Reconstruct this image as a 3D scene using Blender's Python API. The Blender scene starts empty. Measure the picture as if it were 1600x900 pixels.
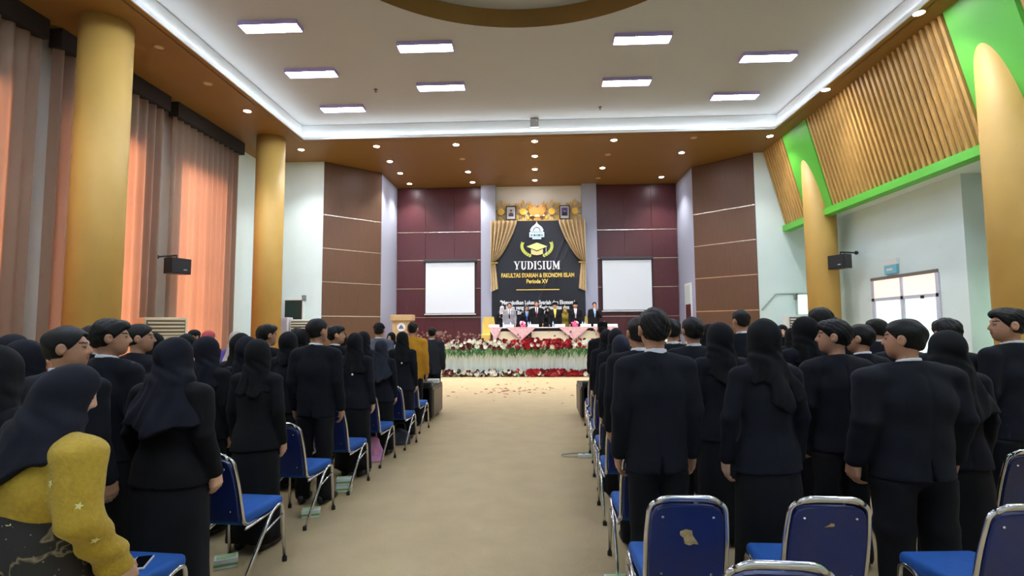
import bpy, bmesh, math, random
import numpy as np
from mathutils import Vector, Matrix

random.seed(7)
SC = bpy.context.scene
COL = SC.collection

# ------------------------------------------------------------------ camera
CAM_H = 1.66
cam_data = bpy.data.cameras.new('camera')
cam = bpy.data.objects.new('camera', cam_data)
COL.objects.link(cam)
cam_data.sensor_width = 36.0
cam_data.lens = 36.0 * 830.0 / 1600.0
cam_data.clip_start = 0.05
cam_data.clip_end = 200
def aim_camera(dx=38.0, dy=62.0, focal=830.0, roll=-0.55):
    # dx, dy: how far the hall's own axis (+Y) lies right of and below the picture centre
    yv = np.array([dx, -dy, focal]); yv /= np.linalg.norm(yv)
    zc = np.array([math.sin(math.radians(roll)), math.cos(math.radians(roll)), 0.0])
    zc -= yv * zc.dot(yv); zc /= np.linalg.norm(zc)
    xc = np.cross(yv, zc)
    if xc[0] < 0: xc = -xc
    r, u, f = [Vector((xc[i], yv[i], zc[i])) for i in range(3)]
    m = Matrix((( r.x, u.x, -f.x, 0), (r.y, u.y, -f.y, 0), (r.z, u.z, -f.z, CAM_H), (0, 0, 0, 1)))
    cam.matrix_world = m
aim_camera()
SC.camera = cam

# ------------------------------------------------------------------ world, exposure
w = bpy.data.worlds.new('world'); SC.world = w; w.use_nodes = True
wbg = w.node_tree.nodes['Background']
wbg.inputs[0].default_value = (0.75, 0.85, 1.0, 1); wbg.inputs[1].default_value = 1.0
SC.view_settings.view_transform = 'Standard'
SC.view_settings.look = 'None'
SC.view_settings.gamma = 1.0
SC.view_settings.use_curve_mapping = False
SC.view_settings.exposure = 1.27
TUBE_POWER = 36.0       # fluorescent tubes
SPOT_POWER = 215.0       # recessed downlights
COVE_POWER = 7.0        # strip in the ceiling cove
PANE_POWER = 2.3        # daylight on the window panes

# ------------------------------------------------------------------ helpers
def s2l(c):
    c = c / 255.0
    return c / 12.92 if c <= 0.04045 else ((c + 0.055) / 1.055) ** 2.4
def rgb(r, g, b): return (s2l(r), s2l(g), s2l(b), 1.0)

MATS = {}
def mat(name, col, rough=0.6, metal=0.0, var=0.0, vscale=4.0, bump=0.0, bscale=200.0, emit=None, epow=0.0, sheen=0.0, spec=0.5, stretch=None):
    if name in MATS: return MATS[name]
    m = bpy.data.materials.new(name); m.use_nodes = True
    nt = m.node_tree; b = nt.nodes['Principled BSDF']
    b.inputs['Base Color'].default_value = col
    b.inputs['Roughness'].default_value = rough
    b.inputs['Metallic'].default_value = metal
    b.inputs['Specular IOR Level'].default_value = spec
    if sheen: b.inputs['Sheen Weight'].default_value = sheen
    if emit:
        b.inputs['Emission Color'].default_value = emit
        b.inputs['Emission Strength'].default_value = epow
    if var or bump:
        tc = nt.nodes.new('ShaderNodeTexCoord')
        mp = nt.nodes.new('ShaderNodeMapping'); nt.links.new(tc.outputs['Object'], mp.inputs[0])
        if stretch: mp.inputs['Scale'].default_value = stretch
    if var:
        n = nt.nodes.new('ShaderNodeTexNoise'); n.inputs['Scale'].default_value = vscale; n.inputs['Detail'].default_value = 6
        nt.links.new(mp.outputs[0], n.inputs['Vector'])
        r = nt.nodes.new('ShaderNodeValToRGB')
        r.color_ramp.elements[0].position = 0.3; r.color_ramp.elements[1].position = 0.7
        r.color_ramp.elements[0].color = tuple(max(0, c * (1 - var)) for c in col[:3]) + (1,)
        r.color_ramp.elements[1].color = tuple(min(1, c * (1 + var)) for c in col[:3]) + (1,)
        nt.links.new(n.outputs['Fac'], r.inputs[0]); nt.links.new(r.outputs[0], b.inputs['Base Color'])
    if bump:
        n2 = nt.nodes.new('ShaderNodeTexNoise'); n2.inputs['Scale'].default_value = bscale; n2.inputs['Detail'].default_value = 3
        nt.links.new(mp.outputs[0], n2.inputs['Vector'])
        bp = nt.nodes.new('ShaderNodeBump'); bp.inputs['Strength'].default_value = bump; bp.inputs['Distance'].default_value = 0.01
        nt.links.new(n2.outputs['Fac'], bp.inputs['Height']); nt.links.new(bp.outputs[0], b.inputs['Normal'])
    MATS[name] = m
    return m

def mesh_np(name, V, F, smooth=True):
    """V (n,3), F (m,k) with one face size, or list of faces"""
    me = bpy.data.meshes.new(name)
    if isinstance(F, np.ndarray):
        V = np.asarray(V, dtype=np.float32); k = F.shape[1]; m = len(F)
        me.vertices.add(len(V)); me.vertices.foreach_set('co', V.ravel())
        me.loops.add(m * k); me.loops.foreach_set('vertex_index', F.astype(np.int32).ravel())
        me.polygons.add(m)
        me.polygons.foreach_set('loop_start', np.arange(0, m * k, k, dtype=np.int32))
        me.polygons.foreach_set('loop_total', np.full(m, k, dtype=np.int32))
    else:
        me.from_pydata([tuple(v) for v in V], [], F)
    me.update(calc_edges=True)
    if smooth: me.polygons.foreach_set('use_smooth', np.ones(len(me.polygons), dtype=bool))
    return me

def link(name, me, m=None, parent=None, loc=None, rot=None, scale=None):
    o = bpy.data.objects.new(name, me); COL.objects.link(o)
    if m is not None and me is not None and len(me.materials) == 0: me.materials.append(m)
    if parent is not None: o.parent = parent
    if loc is not None: o.location = loc
    if rot is not None: o.rotation_euler = rot
    if scale is not None: o.scale = scale if hasattr(scale, '__len__') else (scale,) * 3
    return o
def empty(name, loc=(0, 0, 0), rz=0.0):
    o = bpy.data.objects.new(name, None); COL.objects.link(o); o.location = loc; o.rotation_euler = (0, 0, rz)
    o.empty_display_size = 0.1
    return o
def tag(o, label, cat, group=None):
    o['label'] = label; o['category'] = cat
    if group: o['group'] = group
    return o
def struct(o): o['kind'] = 'structure'; return o
def copy_tree(o, parent=None):
    c = o.copy(); COL.objects.link(c)
    if parent is not None: c.parent = parent
    for ch in list(o.children): copy_tree(ch, c)
    return c

class MB:
    """collects simple shapes into one mesh"""
    def __init__(s): s.v = []; s.f = []
    def add(s, V, F):
        n = len(s.v); s.v += [tuple(v) for v in V]; s.f += [tuple(i + n for i in f) for f in F]; return s
    def box(s, x0, x1, y0, y1, z0, z1, bev=0.0):
        if bev <= 0:
            V = [(x0,y0,z0),(x1,y0,z0),(x1,y1,z0),(x0,y1,z0),(x0,y0,z1),(x1,y0,z1),(x1,y1,z1),(x0,y1,z1)]
            F = [(0,3,2,1),(4,5,6,7),(0,1,5,4),(1,2,6,5),(2,3,7,6),(3,0,4,7)]
            return s.add(V, F)
        bm = bmesh.new(); bmesh.ops.create_cube(bm, size=1)
        for v in bm.verts:
            v.co = Vector(((x0+x1)/2 + v.co.x*(x1-x0), (y0+y1)/2 + v.co.y*(y1-y0), (z0+z1)/2 + v.co.z*(z1-z0)))
        bmesh.ops.bevel(bm, geom=bm.edges[:], offset=bev, segments=2, affect='EDGES', profile=0.6)
        bm.verts.index_update(); 
        s.add([v.co[:] for v in bm.verts], [[v.index for v in f.verts] for f in bm.faces]); bm.free(); return s
    def prism(s, poly, z0, z1, axis='z'):
        """extrude a 2-d polygon (counter-clockwise)"""
        n = len(poly)
        def P(a, b, c): return {'z': (a, b, c), 'y': (a, c, b), 'x': (c, a, b)}[axis]
        V = [P(a, b, z0) for a, b in poly] + [P(a, b, z1) for a, b in poly]
        F = [tuple(reversed(range(n))), tuple(range(n, 2*n))] + [(i, (i+1) % n, n+(i+1) % n, n+i) for i in range(n)]
        return s.add(V, F)
    def tube(s, pts, r, n=8, closed=False, cap=True):
        pts = [Vector(p) for p in pts]; m = len(pts); rr = r if hasattr(r, '__len__') else [r]*m
        V = []; F = []; up = None
        for i, p in enumerate(pts):
            if closed: t = pts[(i+1) % m] - pts[i-1]
            else: t = pts[min(i+1, m-1)] - pts[max(i-1, 0)]
            t.normalize()
            if up is None: up = t.orthogonal().normalized()
            up = (up - t * up.dot(t)); 
            if up.length < 1e-6: up = t.orthogonal()
            up.normalize(); sd = t.cross(up)
            for k in range(n):
                a = 2*math.pi*k/n; V.append(p + (up*math.cos(a) + sd*math.sin(a))*rr[i])
        L = m if closed else m-1
        for i in range(L):
            j = (i+1) % m
            for k in range(n): F.append((i*n+k, i*n+(k+1) % n, j*n+(k+1) % n, j*n+k))
        if cap and not closed: F += [tuple(reversed(range(n))), tuple(range((m-1)*n, m*n))]
        return s.add(V, F)
    def lathe(s, prof, n=24, c=(0,0,0), cap=True):
        V = []; F = []; m = len(prof)
        for r, z in prof:
            for k in range(n):
                a = 2*math.pi*k/n; V.append((c[0]+r*math.cos(a), c[1]+r*math.sin(a), c[2]+z))
        for i in range(m-1):
            for k in range(n): F.append((i*n+k, i*n+(k+1) % n, (i+1)*n+(k+1) % n, (i+1)*n+k))
        if cap: F += [tuple(reversed(range(n))), tuple(range((m-1)*n, m*n))]
        return s.add(V, F)
    def grid(s, fn, nu, nv):
        V = [fn(i/nu, j/nv) for j in range(nv+1) for i in range(nu+1)]
        F = [(j*(nu+1)+i, j*(nu+1)+i+1, (j+1)*(nu+1)+i+1, (j+1)*(nu+1)+i) for j in range(nv) for i in range(nu)]
        return s.add(V, F)
    def ball(s, c, r, n=8, m=6):
        r = r if hasattr(r, '__len__') else (r, r, r)
        V = [(c[0], c[1], c[2]-r[2])]
        for i in range(1, m):
            p = math.pi*i/m
            for k in range(n):
                a = 2*math.pi*k/n; V.append((c[0]+r[0]*math.sin(p)*math.cos(a), c[1]+r[1]*math.sin(p)*math.sin(a), c[2]-r[2]*math.cos(p)))
        V.append((c[0], c[1], c[2]+r[2])); F = []
        for k in range(n): F.append((0, 1+(k+1) % n, 1+k))
        for i in range(m-2):
            for k in range(n): F.append((1+i*n+k, 1+i*n+(k+1) % n, 1+(i+1)*n+(k+1) % n, 1+(i+1)*n+k))
        e = len(V)-1
        for k in range(n): F.append((e, 1+(m-2)*n+k, 1+(m-2)*n+(k+1) % n))
        return s.add(V, F)
    def build(s, name, m, parent=None, smooth=False, **kw):
        me = bpy.data.meshes.new(name); me.from_pydata(s.v, [], s.f); me.update()
        if smooth: me.polygons.foreach_set('use_smooth', np.ones(len(me.polygons), dtype=bool))
        return link(name, me, m, parent, **kw)

def round_path(pts, r, n=5):
    """polyline with rounded corners"""
    pts = [Vector(p) for p in pts]; out = [pts[0]]
    for i in range(1, len(pts)-1):
        a, b, c = pts[i-1], pts[i], pts[i+1]
        u = (a-b); v = (c-b); d = min(r, u.length*0.48, v.length*0.48); u.normalize(); v.normalize()
        p0 = b+u*d; p1 = b+v*d
        for k in range(n+1):
            t = k/n; out.append(p0*(1-t)**2 + b*2*t*(1-t) + p1*t*t)
    out.append(pts[-1]); return out
# ------------------------------------------------------------------ people
# signed-distance bodies, meshed with surface nets; base figure 1.70 m tall, facing +Y
def surface_nets(fn, lo, hi, h):
    lo = np.asarray(lo, float); hi = np.asarray(hi, float)
    n = np.ceil((hi-lo)/h).astype(int) + 1
    ax = [lo[i] + h*np.arange(n[i]) for i in range(3)]
    X, Y, Z = np.meshgrid(*ax, indexing='ij')
    v = fn(X.astype(np.float32), Y.astype(np.float32), Z.astype(np.float32))
    v[0,:,:] = np.maximum(v[0,:,:], h); v[-1,:,:] = np.maximum(v[-1,:,:], h)
    v[:,0,:] = np.maximum(v[:,0,:], h); v[:,-1,:] = np.maximum(v[:,-1,:], h)
    v[:,:,0] = np.maximum(v[:,:,0], h); v[:,:,-1] = np.maximum(v[:,:,-1], h)
    s = v < 0
    c = np.zeros([k-1 for k in n], dtype=np.int8)
    for a in (0,1):
        for b in (0,1):
            for d in (0,1):
                c += s[a:n[0]-1+a, b:n[1]-1+b, d:n[2]-1+d]
    act = (c > 0) & (c < 8)
    I = np.argwhere(act)
    if len(I) == 0: return np.zeros((0,3)), np.zeros((0,4), int)
    idx = -np.ones(act.shape, dtype=np.int64); idx[act] = np.arange(len(I))
    P = np.zeros((len(I),3)); N = np.zeros(len(I))
    cor = [(a,b,d) for a in (0,1) for b in (0,1) for d in (0,1)]
    for p in cor:
        for axis in range(3):
            if p[axis]: continue
            q = list(p); q[axis] = 1
            va = v[I[:,0]+p[0], I[:,1]+p[1], I[:,2]+p[2]]; vb = v[I[:,0]+q[0], I[:,1]+q[1], I[:,2]+q[2]]
            cr = (va < 0) != (vb < 0)
            t = np.where(cr, va/(va-vb+1e-12), 0)
            for k in range(3):
                P[:,k] += np.where(cr, p[k] + (t if k == axis else 0), 0)
            N += cr
    V = lo + h*(I + P/N[:,None])
    Fs = []
    for axis in range(3):
        sl = [slice(1,-1)]*3; sl[axis] = slice(0,-1); sh = list(sl); sh[axis] = slice(1,None)
        a = s[tuple(sl)]; b = s[tuple(sh)]
        E = np.argwhere(a != b)
        if len(E) == 0: continue
        off = np.array([1,1,1]); off[axis] = 0
        G = E + off; inside = a[E[:,0],E[:,1],E[:,2]]
        u, w_ = [(1,2),(2,0),(0,1)][axis]
        def cell(du, dw):
            q = G.copy(); q[:,u] -= du; q[:,w_] -= dw
            return idx[q[:,0],q[:,1],q[:,2]]
        quad = np.stack([cell(1,1), cell(0,1), cell(0,0), cell(1,0)], 1)
        quad[~inside] = quad[~inside][:, ::-1]
        Fs.append(quad)
    F = np.concatenate(Fs); F = F[(F >= 0).all(1)]
    return V, F

def smin(a, b, k):
    hh = np.clip(0.5 + 0.5*(b-a)/k, 0, 1)
    return b + (a-b)*hh - k*hh*(1-hh)
def smax(a, b, k): return -smin(-a, -b, k)
def rc(P, a, b, ra, rb, sy=1.0):
    x, y, z = P
    ax, ay, az = a[0], a[1]/sy, a[2]; bx, by, bz = b[0]-a[0], (b[1]-a[1])/sy, b[2]-a[2]
    px, py, pz = x-ax, y/sy-ay, z-az
    L = bx*bx+by*by+bz*bz
    t = np.clip((px*bx+py*by+pz*bz)/L, 0, 1)
    d = np.sqrt((px-t*bx)**2 + (py-t*by)**2 + (pz-t*bz)**2) - (ra+(rb-ra)*t)
    return d*min(1.0, sy*1.2)
def ell(P, c, r):
    x, y, z = (P[0]-c[0])/r[0], (P[1]-c[1])/r[1], (P[2]-c[2])/r[2]
    k = np.sqrt(x*x+y*y+z*z)
    return (k-1)*min(r)
def U(k, *ds):
    d = ds[0]
    for e in ds[1:]: d = smin(d, e, k)
    return d
def turn(P, yaw, pitch=0.0, c=(0, -0.02, 1.48)):
    """coordinates of a head turned by yaw (left positive) and tipped by pitch (down positive)"""
    x, y, z = P[0]-c[0], P[1]-c[1], P[2]-c[2]
    a = math.radians(yaw); ca, sa = math.cos(a), math.sin(a)
    x, y = x*ca + y*sa, -x*sa + y*ca
    b = math.radians(pitch); cb, sb = math.cos(b), math.sin(b)
    y, z = y*cb - z*sb, y*sb + z*cb
    return (x+c[0], y+c[1], z+c[2])
def folds(P, amp, f=1.0, ph=0.0):
    x, y, z = P
    return amp*(np.sin(31*f*x+13*f*z+ph)*np.sin(17*f*z-9*f*y+2*ph) + 0.6*np.sin(23*f*z+19*f*y+11*f*x+1.7*ph))

ARM = {'down': ((0.224, -0.025, 1.12), (0.228, 0.045, 0.875)),
       'clasp': ((0.245, -0.01, 1.12), (0.12, 0.16, 0.93)),
       'mouth': ((0.23, 0.10, 1.14), (0.06, 0.25, 1.40)),
       'reach': ((0.25, 0.05, 1.12), (0.215, 0.20, 0.93)),
       'hold': ((0.238, -0.02, 1.13), (0.232, 0.10, 0.915)),
       'wide': ((0.262, -0.03, 1.12), (0.262, 0.04, 0.875))}
class Fig:
    def __init__(s, sex='m', ws=1.0, yaw=0, pitch=0, armL='down', armR='down', ph=0.0, lean=0.0, hem=None):
        s.hem = hem; s.sex, s.ws, s.yaw, s.pitch, s.armL, s.armR, s.ph, s.lean = sex, ws, yaw, pitch, armL, armR, ph, lean
    def sh(s, P):
        """lean the trunk forward from the hips"""
        if not s.lean: return P
        x, y, z = P
        t = np.clip((z-0.95)/0.75, 0, None)
        return (x, y - s.lean*t*t*0.75, z + 0.12*s.lean*t)
    def B(s, P): x, y, z = s.sh(P); return (x/s.ws, y/s.ws, z)
    def head_c(s, P): return turn(s.sh(P), s.yaw, s.pitch)
    def torso(s, P):
        Q = s.B(P)
        if s.sex == 'm':
            t = U(0.04, rc(Q,(0,0.005,.76),(0,0.0,1.02),.188,.166,.66), rc(Q,(0,0,1.02),(0,-.005,1.25),.166,.190,.64), rc(Q,(0,-.005,1.25),(0,-.01,1.345),.190,.135,.62))
            t = U(0.035, t, rc(Q,(-.155,-.012,1.368),(.155,-.012,1.368),.062,.062), rc(Q,(.12,-.012,1.392),(0,-.02,1.428),.052,.056), rc(Q,(-.12,-.012,1.392),(0,-.02,1.428),.052,.056))
        else:
            t = U(0.035, rc(Q,(0,0,.80),(0,0,.90),.198,.186,.72), rc(Q,(0,0,.90),(0,0,1.06),.186,.146,.72), rc(Q,(0,0,1.06),(0,.006,1.24),.146,.168,.74), rc(Q,(0,.0,1.24),(0,-.01,1.34),.168,.12,.66))
            t = U(0.035, t, rc(Q,(-.135,-.012,1.365),(.135,-.012,1.365),.06,.06), rc(Q,(.11,-.012,1.39),(0,-.02,1.445),.048,.052), rc(Q,(-.11,-.012,1.39),(0,-.02,1.445),.048,.052))
        return t
    def arm_pts(s, side):
        e, wr = ARM[s.armR if side > 0 else s.armL]
        dx = 0 if s.sex == 'm' else -.018
        return (side*(.188+dx), -.012, 1.366), (side*(e[0]+dx), e[1], e[2]), (side*(wr[0]+dx), wr[1], wr[2])
    def arms(s, P, r=1.0, ext=0.0):
        Q = s.B(P); d = None
        for side in (-1, 1):
            a, e, wr = s.arm_pts(side)
            k = r*(1 if s.sex == 'm' else .93)
            q = U(0.012, rc(Q,a,e,.063*k,.051*k), rc(Q,e,wr,.051*k,.044*k))
            d = q if d is None else np.minimum(d, q)
        return d
    def hand(s, P, side):
        Q = s.B(P); a, e, wr = s.arm_pts(side)
        e = np.array(e); wr = np.array(wr)
        d = (wr-e); d /= np.linalg.norm(d)
        mode = s.armR if side > 0 else s.armL
        inn = np.array([-side, 0, 0.0]) if mode in ('down', 'wide', 'reach', 'hold') else np.array([-.3*side, -.7, -.3])
        inn -= d*inn.dot(d); inn /= np.linalg.norm(inn)      # palm side
        fw = np.cross(d, inn); 
        if fw[1] < 0 and mode in ('down', 'wide', 'reach', 'hold'): fw = -fw
        if mode not in ('down', 'wide', 'reach', 'hold') and fw[2] < 0: fw = -fw
        o = wr + d*.015
        def T(al, f, i): return tuple(o + d*al + fw*f + inn*i)
        out = rc(Q, tuple(wr-d*.05), T(.01,0,0), .030, .027)
        out = U(.012, out, rc(Q,T(.03,-.018,0),T(.075,-.026,.004),.020,.016), rc(Q,T(.03,.016,0),T(.08,.024,.004),.022,.016), rc(Q,T(.03,0,.002),T(.08,0,.004),.021,.017))
        fin = None
        for k, (f, L) in enumerate([(.028,.070),(.009,.078),(-.010,.072),(-.028,.056)]):
            r = .0092
            q = U(.004, rc(Q,T(.075,f,.004),T(.075+L*.45,f*1.05,.012),r,r*.95), rc(Q,T(.075+L*.45,f*1.05,.012),T(.075+L*.78,f*1.05,.034),r*.95,r*.85), rc(Q,T(.075+L*.78,f*1.05,.034),T(.075+L*.86,f*1.02,.054),r*.85,r*.75))
            fin = q if fin is None else np.minimum(fin, q)
        th = U(.005, rc(Q,T(.02,.022,.008),T(.052,.047,.018),.013,.0105), rc(Q,T(.052,.047,.018),T(.088,.05,.028),.0105,.008))
        return U(.006, out, fin, th)
    def head(s, P):
        Q = s.head_c(P); w = s.sex == 'w'
        d = U(.03, ell(Q,(0,-.012,1.602),(.076,.096,.098)), ell(Q,(0,.028,1.545),(.060,.066,.068)))
        d = U(.02, d, rc(Q,(0,.062,1.505),(0,.058,1.503),.022,.024))              # chin
        d = U(.015, d, rc(Q,(-.028,.076,1.618),(.028,.076,1.618),.012,.012))       # brow
        d = smax(d, -ell(Q,(.030,.098,1.596),(.019,.018,.012)), .012)
        d = smax(d, -ell(Q,(-.030,.098,1.596),(.019,.018,.012)), .012)
        d = U(.006, d, ell(Q,(.030,.076,1.595),(.014,.012,.011)), ell(Q,(-.030,.076,1.595),(.014,.012,.011)))   # eyes
        d = U(.01, d, rc(Q,(0,.088,1.600),(0,.104,1.568),.008,.012), ell(Q,(.012,.092,1.563),(.009,.010,.008)), ell(Q,(-.012,.092,1.563),(.009,.010,.008)))
        d = U(.006, d, rc(Q,(-.017,.086,1.540),(.017,.086,1.540),.006,.006), rc(Q,(-.014,.085,1.530),(.014,.085,1.530),.007,.007))
        for sd in ((-1, 1) if not w else ()):
            ear = smax(ell(Q,(sd*.086,-.010,1.586),(.015,.024,.034)), -ell(Q,(sd*.101,.0,1.588),(.012,.012,.020)), .005)
            d = U(.006, d, ear)
        C = s.sh(P)
        n = rc(C,(0,-.022,1.40),(0,-.012,1.535),.056,.051)
        return U(.02, d, n)
    def hair(s, P, style):
        Q = s.head_c(P); x, y, z = Q
        nz = folds(Q, .0028, 2.2, s.ph) + (.003*np.sin(150*x+60*z+s.ph)*np.sin(120*y-80*z) if style == 'full' else 0)
        top = ell(Q,(0,-.010,1.632),(.083,.107,.078)); sh_ = ell(Q,(0,-.016,1.604),(.080,.103,.106))
        if style == 'fade': sh_ = ell(Q,(0,-.014,1.606),(.079,.100,.102)); top = ell(Q,(0,-.006,1.640),(.080,.100,.068))
        if style == 'full': top = ell(Q,(0,-.004,1.634),(.088,.116,.083)); sh_ = ell(Q,(0,-.02,1.606),(.082,.106,.107))
        d = smin(top, sh_, .02) + nz
        nx, ny = .80, -.60
        cut = nx*(y-.030) + ny*(z-1.600) + .006*np.sin(70*x+s.ph)
        d = smax(d, cut, .008)
        d = smax(d, 1.520 + .25*np.abs(x) - z, .012)
        for sd in (-1, 1):
            d = smax(d, -ell(Q,(sd*.094,-.004,1.580),(.03,.023,.034)), .006)
        if style == 'full': d = smin(d, smax(ell(Q,(0,.058,1.668),(.060,.042,.036)), 1.642 - z + .012*np.sin(60*x+s.ph), .01), .012)
        return d
    def cap(s, P, kind):
        Q = s.head_c(P); x, y, z = Q
        if kind == 'peci':
            r = np.sqrt((x/.088)**2 + ((y+.012)/.108)**2)
            return smax(smax((r-1)*.09, z-1.735, .012), 1.635 - .12*y - z, .004)
        d = smax(ell(Q,(0,-.012,1.635),(.094,.114,.092)), 1.628-z, .006)
        return smin(d, smax(ell(Q,(0,.115,1.640),(.075,.075,.018)), .05-y, .01), .01)
    def jacket(s, P, open_front=True):
        Q = s.B(P); x, y, z = Q
        tor = s.torso(P)
        if s.hem: tor = np.maximum(tor, s.hem + .02*np.sin(5*x+s.ph) - z)
        d = smin(tor, s.arms(P, 1.06 if not s.hem else 1.22), .028)
        d = smin(d, rc(s.sh(P),(0,-.024,1.38),(0,-.018,1.430),.084,.072), .022)
        hem = s.hem or (.775 if s.sex == 'm' else .80)
        if s.sex == 'w' and not s.hem:    # peplum
            d = smin(d, np.maximum(rc(Q,(0,0,1.0),(0,0,.74),.155,.226,.74), 0.0+(z-1.0)), .02)
        d = d + folds(Q, .0026, 1.0, s.ph) + .0018*np.sin(52*z+6*x*np.sign(x)+s.ph)*np.clip(np.abs(x)*6-.8, 0, 1)
        d = d + .004*np.exp(-(x/.010)**2)*(y < 0)*(z < 1.40)      # centre back seam
        if not s.hem: d = np.maximum(d, hem + .02*np.sin(3*x+s.ph) - z)
        else: d = d + .006*np.sin(60*z+8*x)*np.clip((1.16-z)*8, 0, 1)*(np.abs(x) > .17)
        if s.sex == 'm': d = np.maximum(d, -(np.maximum(np.abs(x)-(.93-z)*.07, np.maximum(z-.93, y))))   # vent
        d = smax(d, z-1.452+.30*y, .008)
        return d
    def shirt_front(s, P, off, wtop, wbot, zbot=1.10):
        Q = s.B(P); x, y, z = Q
        d = s.torso(P) - off
        w = wbot + (wtop-wbot)*np.clip((z-zbot)/(1.44-zbot), 0, 1)
        return np.maximum(np.maximum(d, np.abs(x)-w), np.maximum(np.maximum(zbot-z, z-1.47), -y+.02))
    def collar(s, P):
        x, y, z = s.sh(P)
        r = np.sqrt(x*x + ((y+.020)/1.0)**2)
        d = np.abs(r-(.061-.10*(z-1.45)))-.005
        return np.maximum(d, np.maximum(z-(1.474-.22*(y+.02)), 1.40-z))
    def trousers(s, P):
        Q = s.B(P); d = rc(Q,(0,0,.98),(0,0,.90),.160,.168,.70)
        for sd in (-1, 1):
            leg = U(.03, rc(Q,(sd*.088,0,.88),(sd*.100,.0,.50),.098,.074), rc(Q,(sd*.100,0,.50),(sd*.105,-.01,.06),.074,.066))
            d = smin(d, leg, .03)
        d = d + folds(Q, .003, .9, s.ph)
        d = np.where(Q[2] > .79, np.maximum(d, s.torso(P)+.014), d)
        return np.maximum(d, .035-Q[2])
    def hijab(s, P, style):
        Q = s.head_c(P); C = s.sh(P); B = s.B(P); x, y, z = B
        d = U(.03, ell(Q,(0,-.014,1.602),(.095,.117,.118)), ell(Q,(0,.028,1.535),(.078,.080,.075)))
        d = U(.04, d, rc(C,(0,-.022,1.40),(0,-.012,1.52),.098,.086))
        if style == 'long':
            k = rc(B,(0,-.025,1.42),(0,-.02,1.10),.130,.268,.68)
            hem = 1.10 + .55*np.abs(x) + .03*np.sin(9*x+s.ph) + np.where(y > 0, .06, 0)
            d = smin(d, np.maximum(k, hem - z), .05)
        elif style == 'slant':     # falls long on the left, swept up over the right shoulder
            k = rc(B,(0,-.025,1.42),(0,-.02,1.10),.130,.272,.68)
            hem = 1.19 + .75*np.clip(x+.08, 0, None) - .25*np.clip(-x-.08, 0, None) + .015*np.sin(13*x+s.ph)
            d = smin(d, np.maximum(k, hem - z), .045)
        elif style == 'mid':
            k = rc(B,(0,-.02,1.43),(0,-.012,1.18),.118,.236,.62)
            hem = 1.23 + .35*np.abs(x-.05) + .02*np.sin(11*x+s.ph)
            d = smin(d, np.maximum(k, hem - z), .045)
        elif style == 'short':
            k = rc(B,(0,-.02,1.44),(0,-.012,1.33),.108,.165,.70)
            d = smin(d, np.maximum(k, 1.345 + .1*np.abs(x) - z), .04)
        elif style == 'tail':
            k = rc(B,(0,-.02,1.44),(0,-.012,1.33),.108,.165,.70)
            d = smin(d, np.maximum(k, 1.34 - z), .04)
            tl = rc(B,(.0,-.085,1.46),(.045,-.138,1.20),.05,.085,.45)
            tl = smin(tl, rc(B,(.05,-.09,1.44),(.16,-.105,1.24),.04,.05,.5), .02)
            d = smin(d, np.maximum(tl, 1.17 + .5*np.abs(x-.06) - z), .025)
        an = np.arctan2(x, -y+.001)
        fo = np.clip((1.50-z)*5, 0, 1)
        d = d + fo*(.010*np.sin(an*6+7*z+s.ph) + .005*np.sin(an*13-22*z+2*s.ph)) + folds(C, .0016, 1.3, s.ph) + .004*np.sin(75*(z+.7*x+.4*y)+s.ph)*np.exp(-((z-1.50)/.05)**2)
        face = ell(Q,(0,.120,1.580),(.058,.064,.080))
        return smax(d, -face, .01)
    def body_low(s, P):
        d = smin(np.maximum(s.torso(P)+.035, .90-P[2]), s.arms(P,1.0)+.02, .03)
        Q = s.B(P)
        for sd in (-1, 1):
            d = smin(d, rc(Q,(sd*.085,0,.88),(sd*.10,-.005,.07),.075,.042), .03)
        return d

def skirt_mesh(ph, wide=1.0, up=1.0):
    prof = [(.99,.130),(.93,.150),(.86,.172),(.80,.188),(.70,.200),(.50,.205),(.30,.210),(.16,.218),(.09,.222)]
    n = 56; V = []; F = []
    if up > 1: prof = [(.09+(z-.09)*up, r) for z, r in prof]
    for j, (z, r) in enumerate(prof):
        k = max(0, 1-z)/.9
        for i in range(n):
            a = 2*math.pi*i/n
            f = 1 + k*(.035*math.sin(5*a+ph) + .02*math.sin(11*a+2*ph+2*z))
            V.append((r*wide*f*math.cos(a), r*wide*.76*f*math.sin(a), z + (.012*math.sin(3*a+ph) if j == len(prof)-1 else 0)))
    for j in range(len(prof)-1):
        for i in range(n): F.append((j*n+i, (j+1)*n+i, (j+1)*n+(i+1) % n, j*n+(i+1) % n))
    F.append(tuple(range(n))); F.append(tuple(reversed(range((len(prof)-1)*n, len(prof)*n))))
    return mesh_np('skirt', V, F)

_shoe = {}
def shoe_mesh():
    if 's' not in _shoe:
        def f(X, Y, Z):
            P = (X, Y, Z)
            d = U(.02, ell(P,(0,.075,.032),(.045,.115,.040)), ell(P,(0,-.05,.045),(.038,.065,.052)))
            return np.maximum(d, .002-Z)
        V, F = surface_nets(f, (-.06,-.14,-.01), (.06,.21,.11), .012)
        _shoe['s'] = mesh_np('shoe', V, F)
    return _shoe['s']

def sdf_mesh(name, fn, lo, hi, h):
    V, F = surface_nets(lambda X, Y, Z: fn((X, Y, Z)), lo, hi, h)
    return mesh_np(name, V, F)

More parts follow.
